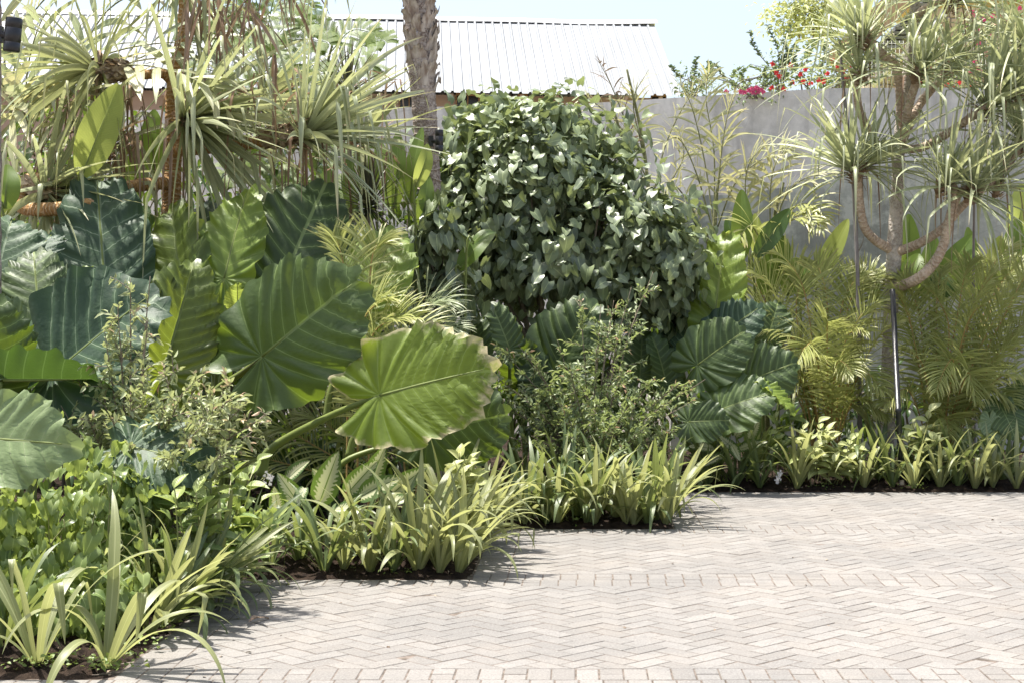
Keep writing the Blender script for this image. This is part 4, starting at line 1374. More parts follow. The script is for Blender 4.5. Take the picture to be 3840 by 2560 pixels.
broad_palm('thin weathered palm with half-dry fronds right of the green bush', 1640, 15.2,
           [[(1640, 1050, 15.2), (1640, 700, 15.2), (1642, 500, 15.2), (1655, 380, 15.2)], [(1655, 1050, 15.3), (1640, 700, 15.3), (1622, 520, 15.3)]],
           [([(1642, 560, 15.2), (1652, 400, 15.1), (1668, 280, 15), (1690, 215, 14.9)], None), ([(1640, 540, 15.2), (1600, 400, 15.1), (1560, 320, 15), (1520, 330, 14.8)], None), ([(1642, 540, 15.2), (1620, 380, 15.3), (1590, 250, 15.3), (1560, 190, 15.2)], None),
            ([(1645, 530, 15.2), (1690, 420, 15), (1760, 360, 14.9), (1830, 330, 14.8)], 'pale palm'), ([(1640, 600, 15.1), (1590, 480, 14.9), (1540, 420, 14.7), (1500, 440, 14.6)], None), ([(1640, 520, 15.3), (1640, 350, 15.4), (1622, 230, 15.4), (1630, 150, 15.3)], None)], 31, 'pale feather palms', W=.014, n=20, gap=.22, jit=.28)
broad_palm('dry grassy palm tops standing above the green bush', 1500, 15.8,
           [[(1530, 1050, 15.8), (1500, 600, 15.8), (1480, 350, 15.8), (1440, 160, 15.6)], [(1500, 1050, 15.8), (1470, 500, 15.8), (1400, 220, 15.7)]],
           [([(1490, 420, 15.8), (1470, 320, 15.8), (1455, 230, 15.7), (1490, 160, 15.5)], None), ([(1490, 420, 15.8), (1430, 300, 15.8), (1370, 240, 15.7), (1330, 215, 15.6)], None), ([(1500, 450, 15.8), (1530, 330, 15.7), (1580, 230, 15.6), (1640, 170, 15.5)], None), ([(1480, 420, 15.8), (1440, 290, 15.7), (1405, 200, 15.6), (1375, 140, 15.4)], 'dry blade'), ([(1500, 500, 15.7), (1540, 420, 15.5), (1570, 360, 15.4), (1560, 300, 15.3)], None)], 32, 'pale feather palms', L=.34, W=.011, n=22, gap=.3, jit=.3)
broad_palm('bright straw-yellow palm in front of the low stained wall', 1780, 15.0,
           [[(1760, 1050, 15), (1765, 700, 15), (1775, 520, 15), (1800, 420, 14.9)], [(1770, 1050, 15), (1742, 700, 15), (1740, 500, 15)]],
           [([(1775, 560, 15), (1800, 460, 14.9), (1850, 410, 14.8), (1920, 400, 14.7)], 'pale palm'), ([(1770, 560, 15), (1770, 430, 14.9), (1790, 360, 14.9), (1840, 320, 14.8)], 'pale palm'), ([(1760, 560, 15), (1715, 460, 14.9), (1720, 380, 14.8), (1760, 330, 14.7)], None),
            ([(1775, 540, 15), (1820, 480, 14.7), (1860, 470, 14.6), (1900, 500, 14.5)], 'areca'), ([(1765, 600, 15), (1740, 540, 14.7), (1720, 520, 14.5), (1690, 560, 14.3)], 'areca'), ([(1770, 580, 15), (1800, 520, 14.6), (1850, 500, 14.4), (1890, 530, 14.2)], 'areca')], 33, 'pale feather palms', L=.38, W=.016, n=20, gap=.15, jit=.25)
broad_palm('pale feather palm with wide leaflets against the sky, top left', 150, 12.5,
           [[(120, 1000, 12.5), (110, 600, 12.5), (90, 350, 12.5)], [(60, 1000, 12.7), (40, 500, 12.7), (20, 200, 12.7)]],
           [([(90, 330, 12.5), (150, 180, 12.2), (260, 120, 12.0), (420, 100, 11.8), (560, 150, 11.6)], 'sage palm'), ([(90, 340, 12.5), (180, 200, 11.9), (300, 150, 11.6), (460, 190, 11.3), (560, 300, 11.2)], 'pale palm'), ([(80, 350, 12.5), (60, 200, 12.4), (90, 60, 12.2), (160, -40, 11.9)], 'sage palm'),
            ([(80, 360, 12.5), (20, 220, 12.2), (-40, 150, 11.9), (-120, 160, 11.7)], 'pale palm'), ([(85, 350, 12.5), (110, 210, 12.1), (120, 190, 11.7), (60, 330, 11.4)], 'sage palm'), ([(85, 360, 12.5), (150, 260, 11.9), (160, 260, 11.5), (190, 400, 11.3)], 'pale palm'),
            ([(20, 220, 12.7), (60, 60, 12.7), (140, -30, 12.6), (260, -60, 12.4)], 'pale palm'), ([(20, 220, 12.7), (0, 60, 12.7), (-20, -60, 12.6), (-60, -150, 12.4)], None), ([(85, 350, 12.5), (50, 250, 11.9), (30, 260, 11.6), (10, 400, 11.4)], 'pale palm'), ([(90, 350, 12.5), (220, 60, 12.6), (330, -20, 12.5), (450, -30, 12.4)], 'sage palm')], 34, 'pale feather palms', L=.64, W=.04, n=11)

# ---- feathery flame tree behind
def feather_leaf(pts, mat, root, seed, np_=13, L=.16):
    rng = random.Random(seed)
    c = spline(pts, 26)
    d = np.gradient(c, axis=0)
    d /= np.linalg.norm(d, axis=1)[:, None]
    mb = MB()
    for k in range(np_):
        for sg in (-1, 1):
            t = .12 + .88 * (k + .3 * (sg > 0)) / np_
            i = min(25, int(t * 26))
            side = nrm(np.cross(d[i], V(0.1, -0.75, .6)))
            dirn = nrm(d[i] * .55 + side * sg + V(0, 0, .12 + rng.gauss(0, .1)))
            l = L * (.55 + .6 * math.sin(math.pi * min(1, .15 + .8 * t))) * rng.uniform(.9, 1.1)
            path = fall(c[i], dirn, l, 8, .5)
            dd = np.gradient(path, axis=0)
            for s in range(2, 17):
                u = s / 17 * 8
                ii = min(7, int(u))
                p = path[ii] + (path[ii + 1] - path[ii]) * (u - ii)
                ld = nrm(dd[ii])
                sd_ = nrm(np.cross(ld, V(0.1, -0.75, .6)) + 1e-6)
                for s2 in (-1, 1):
                    e = nrm(sd_ * s2 + ld * .35)
                    q = p + e * .026
                    w = ld * .0048
                    mb.add([p - w, p + w, q + w * .6, q - w * .6], [(0, 1, 2, 3)], None, rng.random())
    tube(mb, c, [.006, .003], 5)
    return mb.build('leaf', mat, root)


FT = thing('flame_tree', 'young tree with feathery double-divided leaves in front of the white roof', 'tree', (P(700, 720, 14)[0], 14, 0))
mb = MB()
for pts, rad in (([(700, 1010, 14), (705, 600, 14), (730, 320, 14), (745, 180, 13.9), (775, 60, 13.8)], [.05, .04, .025, .015, .006]), ([(705, 600, 14), (640, 330, 14.1), (600, 150, 14.1), (590, 20, 14)], [.035, .025, .015, .008]), ([(640, 330, 14.1), (540, 220, 14.2), (480, 120, 14.2)], [.02, .014, .008])):
    tube(mb, [P(*p) for p in pts], rad, 7, 26)
mb.build('trunk', 'green cane', FT)
rg = random.Random(77)
FL = [(742, 200, 870, 95), (745, 190, 640, 100), (760, 120, 850, 75), (765, 110, 700, 60), (735, 300, 850, 150), (735, 260, 660, 180), (730, 300, 640, 245), (735, 330, 800, 260), (600, 150, 740, 95), (605, 150, 690, 40), (590, 60, 700, 10), (590, 60, 500, 20), (600, 130, 480, 60), (600, 180, 500, 110),
      (620, 250, 740, 170), (620, 250, 520, 180), (540, 220, 440, 160), (500, 140, 600, 90), (640, 330, 560, 270), (640, 320, 720, 230), (560, 230, 660, 150), (480, 120, 420, 60), (480, 120, 560, 40), (700, 420, 800, 360), (700, 420, 600, 380), (700, 450, 620, 440), (700, 470, 790, 440), (610, 100, 640, -20), (600, 50, 560, -50), (700, 380, 830, 330), (690, 500, 580, 490), (700, 520, 820, 500), (650, 350, 540, 340), (650, 380, 520, 400)]
for i, (x0, y0, x1, y1) in enumerate(FL):
    D = 13.9 + rg.gauss(0, .25)
    a, b = P(x0, y0, D), P(x1, y1, D + rg.gauss(-.15, .25))
    feather_leaf([a, (a + b) / 2 + V(0, 0, .10), b, b + (b - a) * .12 - V(0, 0, .06)], 'feather', FT, 300 + i)

# ---- stout palm trunk with old leaf boots
PT = thing('palm_tree', 'palm trunk with shaggy torn leaf bases and ringed lower half, left of the green bush', 'palm', (P(985, 720, 12.8)[0], 12.8, 0))
pts = [(998, 1075, 12.8), (995, 800, 12.8), (992, 600, 12.8), (988, 450, 12.8), (980, 330, 12.8), (973, 230, 12.8), (967, 120, 12.8), (963, 0, 12.8), (960, -160, 12.8)]
mb = MB()
tube(mb, [P(*p) for p in pts], [.115, .1, .09, .088, .098, .1, .115, .12, .12], 20, 160, rough=.035, rng=random.Random(9))
mb.build('trunk', 'palm bark', PT)
mb = MB()
rg = random.Random(12)
cc = spline([P(*p) for p in pts], 200)
for k in range(70):
    t = .66 + .34 * (k / 70) + rg.gauss(0, .004)
    i = min(198, int(t * 200))
    az = k * 2.3999 + rg.gauss(0, .25)
    out = V(math.cos(az), math.sin(az), 0)
    rad = .1 + .03 * (t - .66) / .34
    base = cc[i] + out * (rad - .012)
    W = rg.uniform(.09, .15)
    L = rg.uniform(.1, .22)
    tgt = V(-math.sin(az), math.cos(az), 0)
    v, q, u = [], [], []
    rows, cols = 6, 7
    for a in range(rows):
        for b in range(cols):
            s, o = a / (rows - 1), b / (cols - 1) * 2 - 1
            ragged = (1 - .3 * abs(o) + (rg.gauss(0, .16) if a == rows - 1 else 0))
            wv = W * .5 * (1 - .45 * s)
            ang = o * wv / rad
            dirv = out * math.cos(ang) + tgt * math.sin(ang)
            v.append(cc[i] + dirv * (rad + .006 + .03 * s ** 2 + .012 * (1 - o * o) * s) + V(0, 0, L * s * ragged) + tgt * .02 * rg.gauss(0, .3) * s)
            u.append((o, s))
    q = [(a * cols + b, a * cols + b + 1, (a + 1) * cols + b + 1, (a + 1) * cols + b) for a in range(rows - 1) for b in range(cols - 1)]
    mb.add(v, q, u, rg.random())
for k in range(260):
    t = rg.uniform(.66, 1)
    i = min(199, int(t * 200))
    az = rg.random() * 6.28
    out = V(math.cos(az), math.sin(az), 0)
    blade(mb, cc[i] + out * .1, nrm(out * .6 + V(rg.gauss(0, .4), rg.gauss(0, .3), rg.uniform(-.4, .8))), rg.uniform(.03, .1), .0025, 1.0, 5, .2, tint=rg.random(), prof=prof_taper)
mb.build('leaf_base', 'palm boot', PT)
rg2 = random.Random(10)
mb = MB()
for k in range(16):
    t = .3 + .36 * k / 16
    i = int(t * 200)
    az0 = rg2.random() * 6
    ring = []
    for s in range(15):
        az = az0 + s / 14 * 4.2
        out = V(math.cos(az), math.sin(az), 0)
        ring.append(cc[i] + out * (.095 + .006 * rg2.random()) + V(0, 0, .012 * math.sin(s * .7 + k)))
    tube(mb, ring, .0045, 5)
mb.build('leaf_scar', 'palm boot', PT)


# its crown hangs in from above the frame
rg = random.Random(16)
for i, (x0, y0, x1, y1, mt) in enumerate([(960, -230, 520, -50, 'dry blade'), (960, -230, 590, -20, 'dry blade'), (960, -230, 690, -70, 'sage palm'), (960, -230, 440, -90, 'sage palm'), (960, -230, 470, -40, 'dry blade'), (960, -230, 780, -150, 'pale palm')]):
    mb = MB()
    a, b = P(x0, y0, 12.8), P(x1, y1, 11.6)
    c = spline([a, (a + b) / 2 + V(0, 0, .2), b, b + V((x1 - x0) * .0003, 0, -.1)], 30)
    for k in range(26 if mt == 'dry blade' else 16):
        t = rg.uniform(.3, 1)
        p = c[min(30, int(t * 30))]
        blade(mb, p, nrm((rg.gauss(0, .25), rg.gauss(0, .25), -.6)), rg.uniform(.45, .85) if mt == 'dry blade' else rg.uniform(.3, .55), rg.uniform(.006, .016), .8, 10, .4, None, None, rg.random(), 0, prof_leaf, rg.gauss(0, .8), 3, wav=.6, rng=rg)
    o = mb.build('frond', mt, PT)
    mb = MB()
    tube(mb, c, [.012, .008, .004], 6)
    mb.build('rib', 'twig', o)




def spot(label, top, bot, rad, bracket):
    a, b = P(*top), P(*bot)
    root = thing('garden_spotlight', label, 'spotlight', tuple(b))
    ax = nrm(a - b)
    ln = np.linalg.norm(a - b)
    mb = MB()
    tube(mb, [b, b + ax * .004, b + ax * ln * .26, b + ax * ln * .27, b + ax * ln * .28, b + ax * ln * .69, b + ax * ln * .7, b + ax * ln * .71, a - ax * .004, a], [rad * .94, rad, rad, rad * .93, rad, rad, rad * .93, rad, rad, rad * .9], 20)
    mb.build('housing', 'black metal', root)
    mb = MB()
    c = (a + b) / 2 - ax * ln * .05
    q = P(*bracket)
    tube(mb, [c, (c + q) / 2, q], rad * .45, 8)
    box(mb, q - V(.025, .02, ln * .24), q + V(.012, .02, ln * .24))
    mb.build('bracket', 'black metal', root, smooth=False)


spot('short black cylinder spotlight strapped to the right side of the palm trunk', (1009, 299, 12.6), (1009, 348, 12.6), .033, (992, 325, 12.7))
spot('black cylinder spotlight tilted among palm leaves at the top left edge', (33, 42, 9.2), (26, 119, 9.2), .048, (2, 80, 9.25))
r = thing('palm_tree', 'palm trunk just cut off by the top left edge, carrying the tilted black spotlight', 'palm', (P(-38, 720, 9.3)[0], 9.3, 0))
mb = MB()
tube(mb, [P(-38, 1300, 9.3), P(-38, 600, 9.3), P(-36, 0, 9.3), P(-36, -200, 9.3)], [.12, .1, .095, .095], 16, 80, rough=.04, rng=random.Random(2))
mb.build('trunk', 'palm bark', r)

# ---- big green bush with heart leaves
HB = thing('heart_leaf_bush', 'large rounded dark green bush with heart-shaped leaves in front of the white roof', 'bush', (P(1310, 720, 14)[0], 14, 0))
rng = random.Random(51)
mb = MB()
for (x, y, D, rad, n, hang, yg, gt) in ((1260, 490, 14.1, (.85, .75, .84), 1800, .45, .16, .08), (1150, 420, 14.0, (.66, .6, .62), 900, .4, .2, .1), (1440, 575, 13.9, (.62, .6, .62), 1000, .45, .2, .06), (1240, 350, 14.2, (.72, .5, .5), 800, .3, .35, .2), (1110, 560, 13.7, (.5, .4, .5), 380, .7, .06, .2), (1530, 640, 13.9, (.32, .35, .42), 360, .7, .1, .4), (1310, 660, 14.0, (1.0, .6, .42), 560, .75, .04, .2), (1050, 400, 14.1, (.36, .4, .5), 380, .5, .14, .5), (1000, 560, 12.5, (.2, .15, .42), 210, .8, .02, .6), (1020, 690, 12.6, (.3, .2, .25), 150, .8, .02, .6)):
    cloud(mb, rng, P(x, y, D), rad, n, HEARTS, .116, .95, hang, .55, 6, young=yg, spread=.12 / max(.6, rad[0]), gate=gt, rough=.16)
for (px, py, n) in ((1020, 300, 26), (1010, 400, 26), (1000, 500, 22), (1100, 230, 20), (1150, 205, 26), (1195, 225, 14), (1290, 225, 22), (1060, 255, 16), (1350, 270, 14), (1420, 300, 14)):
    for k in range(n):
        c = P(px + rng.gauss(0, 22), py + 12 + abs(rng.gauss(0, 40)), 14.2 + rng.gauss(0, .15))
        put_leaf(mb, rng.choice(HEARTS), c, nrm((rng.gauss(0, .4), rng.gauss(-.2, .3), -.8)), nrm((rng.gauss(0, .5), -.9, .4)), rng.uniform(.09, .16), rng.uniform(.09, .15), .5 + .5 * rng.random())
mb.build('foliage', 'heart leaf', HB)
for i, (x, y, D) in enumerate([(1100, 300, 14), (1160, 230, 14.2), (1250, 250, 14.2), (1330, 260, 14.2), (1420, 330, 14), (1500, 470, 14), (1560, 600, 13.9), (1050, 480, 13.9), (1220, 450, 13.6), (1380, 450, 13.6)]):
    mb = MB()
    a, b = P(1300 + (i % 4 - 1.5) * 18, 1060, 14), P(x, y, D)
    tube(mb, [a, a + (b - a) * .4 + V(0, 0, .15), a + (b - a) * .75, b], [.035, .025, .016, .006], 7, 20, rough=.05, rng=rng)
    mb.build('branch', 'twig', HB)


# ---- fine-leaved shrubs
def fine_shrub(label, px, D, sprays, seed, mat, group, leaf=.036, dens=1.0):
    root = ground_root('fine_leaved_shrub', label, 'shrub', px, D, group)
    rng = random.Random(seed)
    mb, ml = MB(), MB()
    b0 = np.array(root.location) + V(0, 0, .05)
    for (x, y, dd, fl, tipness) in sprays:
        e = P(x, y, D + dd)
        m = b0 + (e - b0) * .5 + V(0, 0, .12 * np.linalg.norm(e - b0))
        path = spline([b0, m, e], 40)
        tube(mb, path, [.012, .006, .002], 5)
        Lm = np.linalg.norm(e - b0)
        for k in range(int(Lm * 28 * fl)):
            t = rng.uniform(.3, 1)
            i = min(39, int(t * 40))
            d = nrm(path[i + 1] - path[i])
            o = nrm(V(rng.gauss(0, 1), rng.gauss(0, 1), rng.gauss(.2, .8)))
            sd_ = nrm(d * rng.uniform(.3, 1.0) + o * .9)
            tl = rng.uniform(.05, .2) * (1.25 - t * .75) * (Lm / .8) ** .5
            tp = fall(path[i], sd_, tl, 6, .25)
            tube(mb, tp, [.003, .001], 4)
            dl = nrm(tp[-1] - tp[0])
            nl = max(4, int(tl * 95 * dens))
            for s in range(nl):
                u = (s + .5) / nl
                ii = min(5, int(u * 6))
                p = tp[ii] + (tp[ii + 1] - tp[ii]) * (u * 6 - ii)
                o = nrm(V(rng.gauss(0, 1), rng.gauss(0, 1), rng.gauss(.1, 1)))
                ex_ = nrm(dl * .75 + o)
                l = leaf * rng.uniform(.6, 1.25)
                tv = rng.random() * .7 + .3 * t
                au = 0.0
                if t > .8 and u > .6 and rng.random() < tipness * .4:
                    au = rng.uniform(.5, 1)
                    l *= .8
                put_leaf(ml, rng.choice(SLIMS), p, ex_, nrm(o + V(0, 0, .8)), l, l * .4, tv, au)
    mb.build('branch', 'twig', root)
    ml.build('foliage', mat, root)
    return root


S1 = [(300, 640, -.1, .5, .6), (345, 635, -.1, .45, .7), (270, 700, -.2, .6, .5), (240, 760, -.2, .7, .3), (340, 730, -.3, .5, .7), (400, 840, -.4, 1, .7), (470, 850, -.4, 1, .8), (530, 880, -.4, 1, .8), (560, 930, -.5, 1, .6), (620, 945, -.6, .9, .8), (580, 990, -.6, 1, .5), (500, 960, -.7, 1.3, .3), (450, 990, -.8, 1.3, .3), (380, 930, -.6, 1.3, .3), (300, 900, -.4, 1.2, .3),
      (230, 870, -.2, 1.2, .3), (200, 950, -.3, 1.2, .2), (170, 1000, -.4, 1.0, .2), (140, 930, -.1, 1.0, .1), (520, 1040, -.8, 1.1, .2), (400, 1040, -.8, 1.0, .1), (300, 1020, -.6, 1.2, .1), (330, 860, -.3, 1.2, .3), (420, 900, -.7, 1.3, .5), (520, 920, -.7, 1.2, .6), (180, 870, .1, 1, .1), (110, 970, -.2, 1, .1), (260, 960, -.5, 1.2, .2)]
S1 = [(x, y, dd, fl * .68, tp) for x, y, dd, fl, tp in S1]
fine_shrub('airy pale shrub with pinkish shoot tips in front of the left elephant ears', 300, 8.5, S1, 61, 'fine leaf', 'fine-leaved shrubs', .05, .8)
S2 = [(1330, 680, .2, .35, .9), (1450, 660, .3, .3, .8), (1500, 625, .3, .35, .8), (1400, 740, .1, .5, .9), (1430, 770, 0, .6, .9), (1280, 780, -.1, .6, .5), (1370, 800, -.1, .8, .7), (1150, 800, 0, .7, .6), (1190, 790, 0, .7, .5), (1120, 850, 0, .8, .3), (1230, 840, -.2, .8, .4), (1310, 850, -.3, 1, .3), (1430, 850, -.2, 1, .5), (1500, 870, -.2, 1, .4), (1560, 880, -.1, .8, .5), (1590, 920, 0, .8, .4), (1620, 870, .1, .5, .5),
      (1520, 930, -.3, 1.1, .3), (1450, 920, -.5, 1.2, .2), (1370, 920, -.5, 1.2, .2), (1290, 930, -.4, 1.1, .2), (1210, 920, -.2, 1, .2), (1140, 920, -.1, 1, .1), (1130, 990, -.2, 1, .1), (1220, 1000, -.4, 1, .1), (1310, 1000, -.5, 1.2, .1), (1400, 980, -.6, 1.3, .3), (1480, 990, -.5, 1.2, .3), (1550, 990, -.3, 1, .2), (1580, 1030, -.3, 1, .1), (1440, 1030, -.6, 1.1, .1), (1340, 1030, -.5, 1.1, .1), (1380, 700, .2, .35, .9), (1410, 690, .2, .4, .9)]
fine_shrub('wide airy shrub with rusty shoot tips below the dark green bush', 1360, 12.2, S2, 62, 'fine leaf dark', 'fine-leaved shrubs', .05, .8)

# ---- leafy vine mound, lower left
VM = thing('vine_mound', 'mound of small heart-leaved vine behind the nearest lilies, lower left', 'vine', (P(150, 720, 7.6)[0], 7.6, 0))
rng = random.Random(71)
mb = MB()
cloud(mb, rng, P(130, 1230, 7.65), (.5, .45, .42), 950, HEARTS, .075, .85, .9, .35, 10, young=.22, spread=.16)
cloud(mb, rng, P(290, 1250, 7.9), (.28, .3, .36), 420, HEARTS, .075, .85, .9, .4, 10, young=.3, spread=.2)
cloud(mb, rng, P(20, 1330, 7.5), (.3, .3, .3), 260, HEARTS, .085, .85, .9, .4, 10, young=.1, spread=.2)
cloud(mb, rng, P(420, 1230, 8.5), (.4, .3, .3), 240, HEARTS, .085, .85, .9, .4, 10, young=.2, spread=.2)
cloud(mb, rng, P(60, 1400, 7.0), (.34, .16, .2), 260, HEARTS, .075, .85, .8, .5, 9, young=.15, spread=.2)
cloud(mb, rng, P(210, 1390, 7.25), (.3, .2, .24), 260, HEARTS, .08, .85, .8, .5, 9, young=.25, spread=.2)
mb.build('foliage', 'ground vine', VM)
mb = MB()
for k in range(9):
    a = P(rng.uniform(20, 330), 1440, 7.7)
    b = P(rng.uniform(0, 350), rng.uniform(1060, 1250), 7.5)
    tube(mb, [a, (a + b) / 2 + V(rng.gauss(0, .06), -.1, 0), b, b + V(.03, -.03, -.05)], [.004, .0025, .002], 5, 14)
mb.build('stem', 'green cane', VM)


# ---- oval-leaved shrubs
def oval_shrub(label, px, D, tops, seed, mat, group, L=.11, name='oval_leaved_shrub', flowers=()):
    root = ground_root(name, label, 'shrub', px, D, group)
    rng = random.Random(seed)
    ms, ml = MB(), MB()
    b0 = np.array(root.location)
    for (x, y, dd, n) in tops:
        e = P(x, y, D + dd)
        b = V(b0[0] + (e[0] - b0[0]) * .55, b0[1] + rng.gauss(0, .04), 0.0)
        path = spline([b, (b + e) / 2 + V(rng.gauss(0, .02), -.02, .02), e], 20)
        tube(ms, path, [.006, .004, .003], 5)
        for k in range(n):
            t = 1 - k / n * .7
            p = path[min(20, int(t * 20))]
            az = k * 1.5708 + rng.gauss(0, .3) + (0.8 if (k // 2) % 2 else 0)
            el = R(50 - 55 * (1 - t) + rng.gauss(0, 14))
            ex_ = V(math.cos(az) * math.cos(el), math.sin(az) * math.cos(el), math.sin(el))
            l = L * rng.uniform(.7, 1.15) * (.75 if k < 2 else 1)
            put_leaf(ml, rng.choice(OVALS), p, ex_, nrm(V(0, 0, 1) + ex_ * -.2 + V(0, -.4, 0)), l, l * .55, min(1, max(0, 1 - k / n + rng.gauss(-.2, .2))))
    ms.build('stem', 'green cane', root)
    ml.build('foliage', mat, root)
    for (x, y, dd) in flowers:
        mf = MB()
        c = P(x, y, D + dd)
        for k in range(18):
            p = c + V(rng.gauss(0, .012), rng.gauss(0, .012), rng.gauss(0, .018))
            for j in range(4):
                a = j * 1.57 + rng.random()
                put_leaf(mf, OVALS[0], p, V(math.cos(a), -.35, math.sin(a)), V(0, -1, 0.1), .011, .008, rng.random())
        mf.build('flower_head', 'white petal', root)
    return root


go = 'oval-leaved shrubs in the beds'
oval_shrub('oval-leaved shrub with yellow-green tops and tiny white flower heads near the left vine', 500, 7.95,
           [(420, 1060, -0.10, 12), (450, 1130, -0.30, 12), (470, 1180, 0.05, 10), (510, 1010, 1.20, 12), (545, 1005, 1.10, 10), (560, 1100, 1.00, 12), (590, 1060, 1.10, 12), (520, 1130, 0.90, 12), (600, 1150, 0.90, 10), (480, 1080, 0.25, 12), (400, 1120, -0.40, 10), (550, 1180, 0.80, 10), (640, 1190, 1.00, 10), (430, 1000, 0.00, 10)], 81, 'oval leaf', go, .15, flowers=((617, 1098, .95), (522, 1182, .7), (510, 1168, .7)))
oval_shrub('grey-green oval-leaved seedling standing over the second bed lilies', 1055, 10.0, [(1055, 1040, -.2, 14), (1075, 1060, -.25, 12), (1035, 1075, -.3, 12), (1060, 1090, -.4, 10)], 82, 'oval pale', go, .15)
oval_shrub('pale yellow oval-leaved shrub among the far lilies left of the black pipe', 1880, 13.5,
           [(1845, 985, 0, 12), (1880, 970, -.1, 12), (1900, 990, -.2, 12), (1870, 1030, -.3, 12), (1925, 1030, -.2, 12), (1955, 1010, -.2, 12), (1975, 1040, -.2, 10), (1915, 1060, -.3, 10), (1830, 1010, -.2, 10), (1950, 1060, -.3, 10)], 83, 'oval pale', go, .15, flowers=((1787, 1102, -.35), (1790, 1088, -.3)))
oval_shrub('pale oval-leaved shrub at the foot of the right palm clump', 2130, 13.65, [(2135, 945, -.1, 10), (2095, 970, -.1, 12), (2145, 1000, -.3, 12), (2120, 1030, -.3, 12), (2165, 1045, -.3, 10), (2085, 1000, -.2, 10), (2110, 990, -.2, 10)], 84, 'oval pale', go, .15)
oval_shrub('leafy green oval-leaved shrub between the dumb cane and the gold palm', 1800, 13.9, [(1780, 960, 0, 12), (1810, 930, 0, 12), (1790, 1010, -.2, 12), (1760, 1000, -.2, 10), (1820, 1050, -.3, 10), (1850, 1070, -.3, 10)], 85, 'oval leaf', go, .15)
oval_shrub('green shrub filling the right edge behind the palm fronds', 2320, 14.6, [(2290, 800, 0, 14), (2330, 780, 0, 14), (2350, 850, -.1, 14), (2310, 860, 0, 14), (2270, 880, 0, 12), (2340, 740, 0, 12), (2230, 980, -.5, 12), (2190, 940, -.3, 12)], 86, 'oval leaf', go, .13)


# ---- dumb canes
def dumb_cane(label, px, D, leaves, seed):
    root = ground_root('dumb_cane', label, 'plant', px, D, 'cream-streaked dumb canes')
    rng = random.Random(seed)
    tp = [leaf_tpl(lambda t: np.sin(np.pi * np.clip(t * .95 + .05, 0, 1) ** .75) ** .7, 12, 3, .05, .15, .1 + .1 * k, .012, k, .15 * (k - 1)) for k in range(3)]
    for (ox, oy, tx, ty, dd, wr, face) in leaves:
        a, b = P(ox, oy, D + dd), P(tx, ty, D + dd - .1)
        L = np.linalg.norm(b - a)
        mb = MB()
        put_leaf(mb, rng.choice(tp), a, b - a, nrm(face), L, L * wr, rng.random())
        lf = mb.build('leaf', 'dumb cane', root)
        mb = MB()
        g = V(root.location[0] + rng.gauss(0, .08), root.location[1] + rng.gauss(0, .04), 0)
        tube(mb, [g, (g + a) / 2 + V(0, 0, .06), a], [.01, .007, .004], 6, 12)
        mb.build('petiole', 'petiole', root)
    return root


dumb_cane('dumb cane with cream-streaked leaves behind the second bed lilies', 760, 9.75,
          [(735, 1150, 775, 1040, 0, .5, (.2, -1, .3)), (690, 1160, 640, 1090, 0, .5, (-.1, -1, .5)), (660, 1100, 700, 1055, .1, .5, (0, -1, .7)), (700, 1120, 675, 1165, -.1, .55, (-.2, -1, .6)), (800, 1130, 860, 1060, 0, .5, (.2, -1, .4)), (830, 1140, 905, 1090, -.1, .5, (.1, -1, .6)), (770, 1170, 830, 1160, -.1, .5, (0, -.8, 1)), (720, 1190, 655, 1200, -.1, .5, (0, -.8, 1)), (850, 1110, 880, 1030, .1, .5, (.1, -1, .3)), (905, 1130, 965, 1075, 0, .5, (.2, -1, .5)), (640, 1180, 630, 1120, .1, .5, (.1, -1, .4)), (880, 1150, 940, 1140, -.1, .5, (0, -1, .9)), (760, 1130, 720, 1080, .1, .5, (-.2, -1, .5))], 91)
dumb_cane('dumb cane with cream-streaked leaves beside the far lilies, left of the pale shrub', 1670, 13.55,
          [(1640, 1000, 1600, 960, 0, .5, (-.2, -1, .5)), (1690, 1000, 1720, 950, 0, .5, (.2, -1, .5)), (1660, 1010, 1650, 950, .1, .5, (.1, -1, .4)), (1640, 1030, 1585, 1020, -.1, .5, (0, -1, .9)), (1700, 1030, 1760, 1010, -.1, .5, (0, -1, .8)), (1680, 1020, 1700, 1050, -.2, .55, (0, -1, .7)), (1620, 1020, 1570, 985, 0, .5, (-.2, -1, .6)), (1660, 1045, 1620, 1060, -.2, .5, (0, -1, .8)), (1720, 1010, 1745, 960, 0, .5, (.2, -1, .5)), (1690, 1040, 1660, 1000, -.1, .5, (0, -1, .5))], 92)


# ---- broad paddle leaves
def paddles(label, px, D, leaves, seed, group='broad paddle-leaved plants'):
    root = ground_root('paddle_plant', label, 'plant', px, D, group)
    rng = random.Random(seed)
    for (x0, y0, x1, y1, w, dd, face, mat) in leaves:
        a, b = P(x0, y0, D + dd), P(x1, y1, D + dd + .05)
        n = nrm(face)
        ax = nrm(b - a)
        c = spline([a, a + (b - a) * .5 + n * .03, b - n * .02], 18)
        t = np.linspace(0, 1, 19)
        pr = np.clip(np.sin(np.pi * np.clip(t * .97 + .02, 0, 1) ** .85), 0, 1) ** .62
        mb = MB()
        ribbon(mb, c, np.cross(ax, n), w / 2 / F * D * np.maximum(pr, .03), .18, rng.random(), 0, 7, .05, rng)
        lf = mb.build('leaf', mat, root)
        mb = MB()
        tube(mb, c[:-1] - n * .004, [.009, .002], 6)
        mb.build('midrib', 'petiole', lf)
        mb = MB()
        g = V(root.location[0] + rng.gauss(0, .08), root.location[1] + rng.gauss(0, .05), 0)
        tube(mb, [g, (g + a) / 2 + (a - g) * V(-.1, 0, 0), a - ax * .05, a + ax * .02], [.018, .013, .009, .008], 6, 14)
        mb.build('petiole', 'petiole', root)
    return root


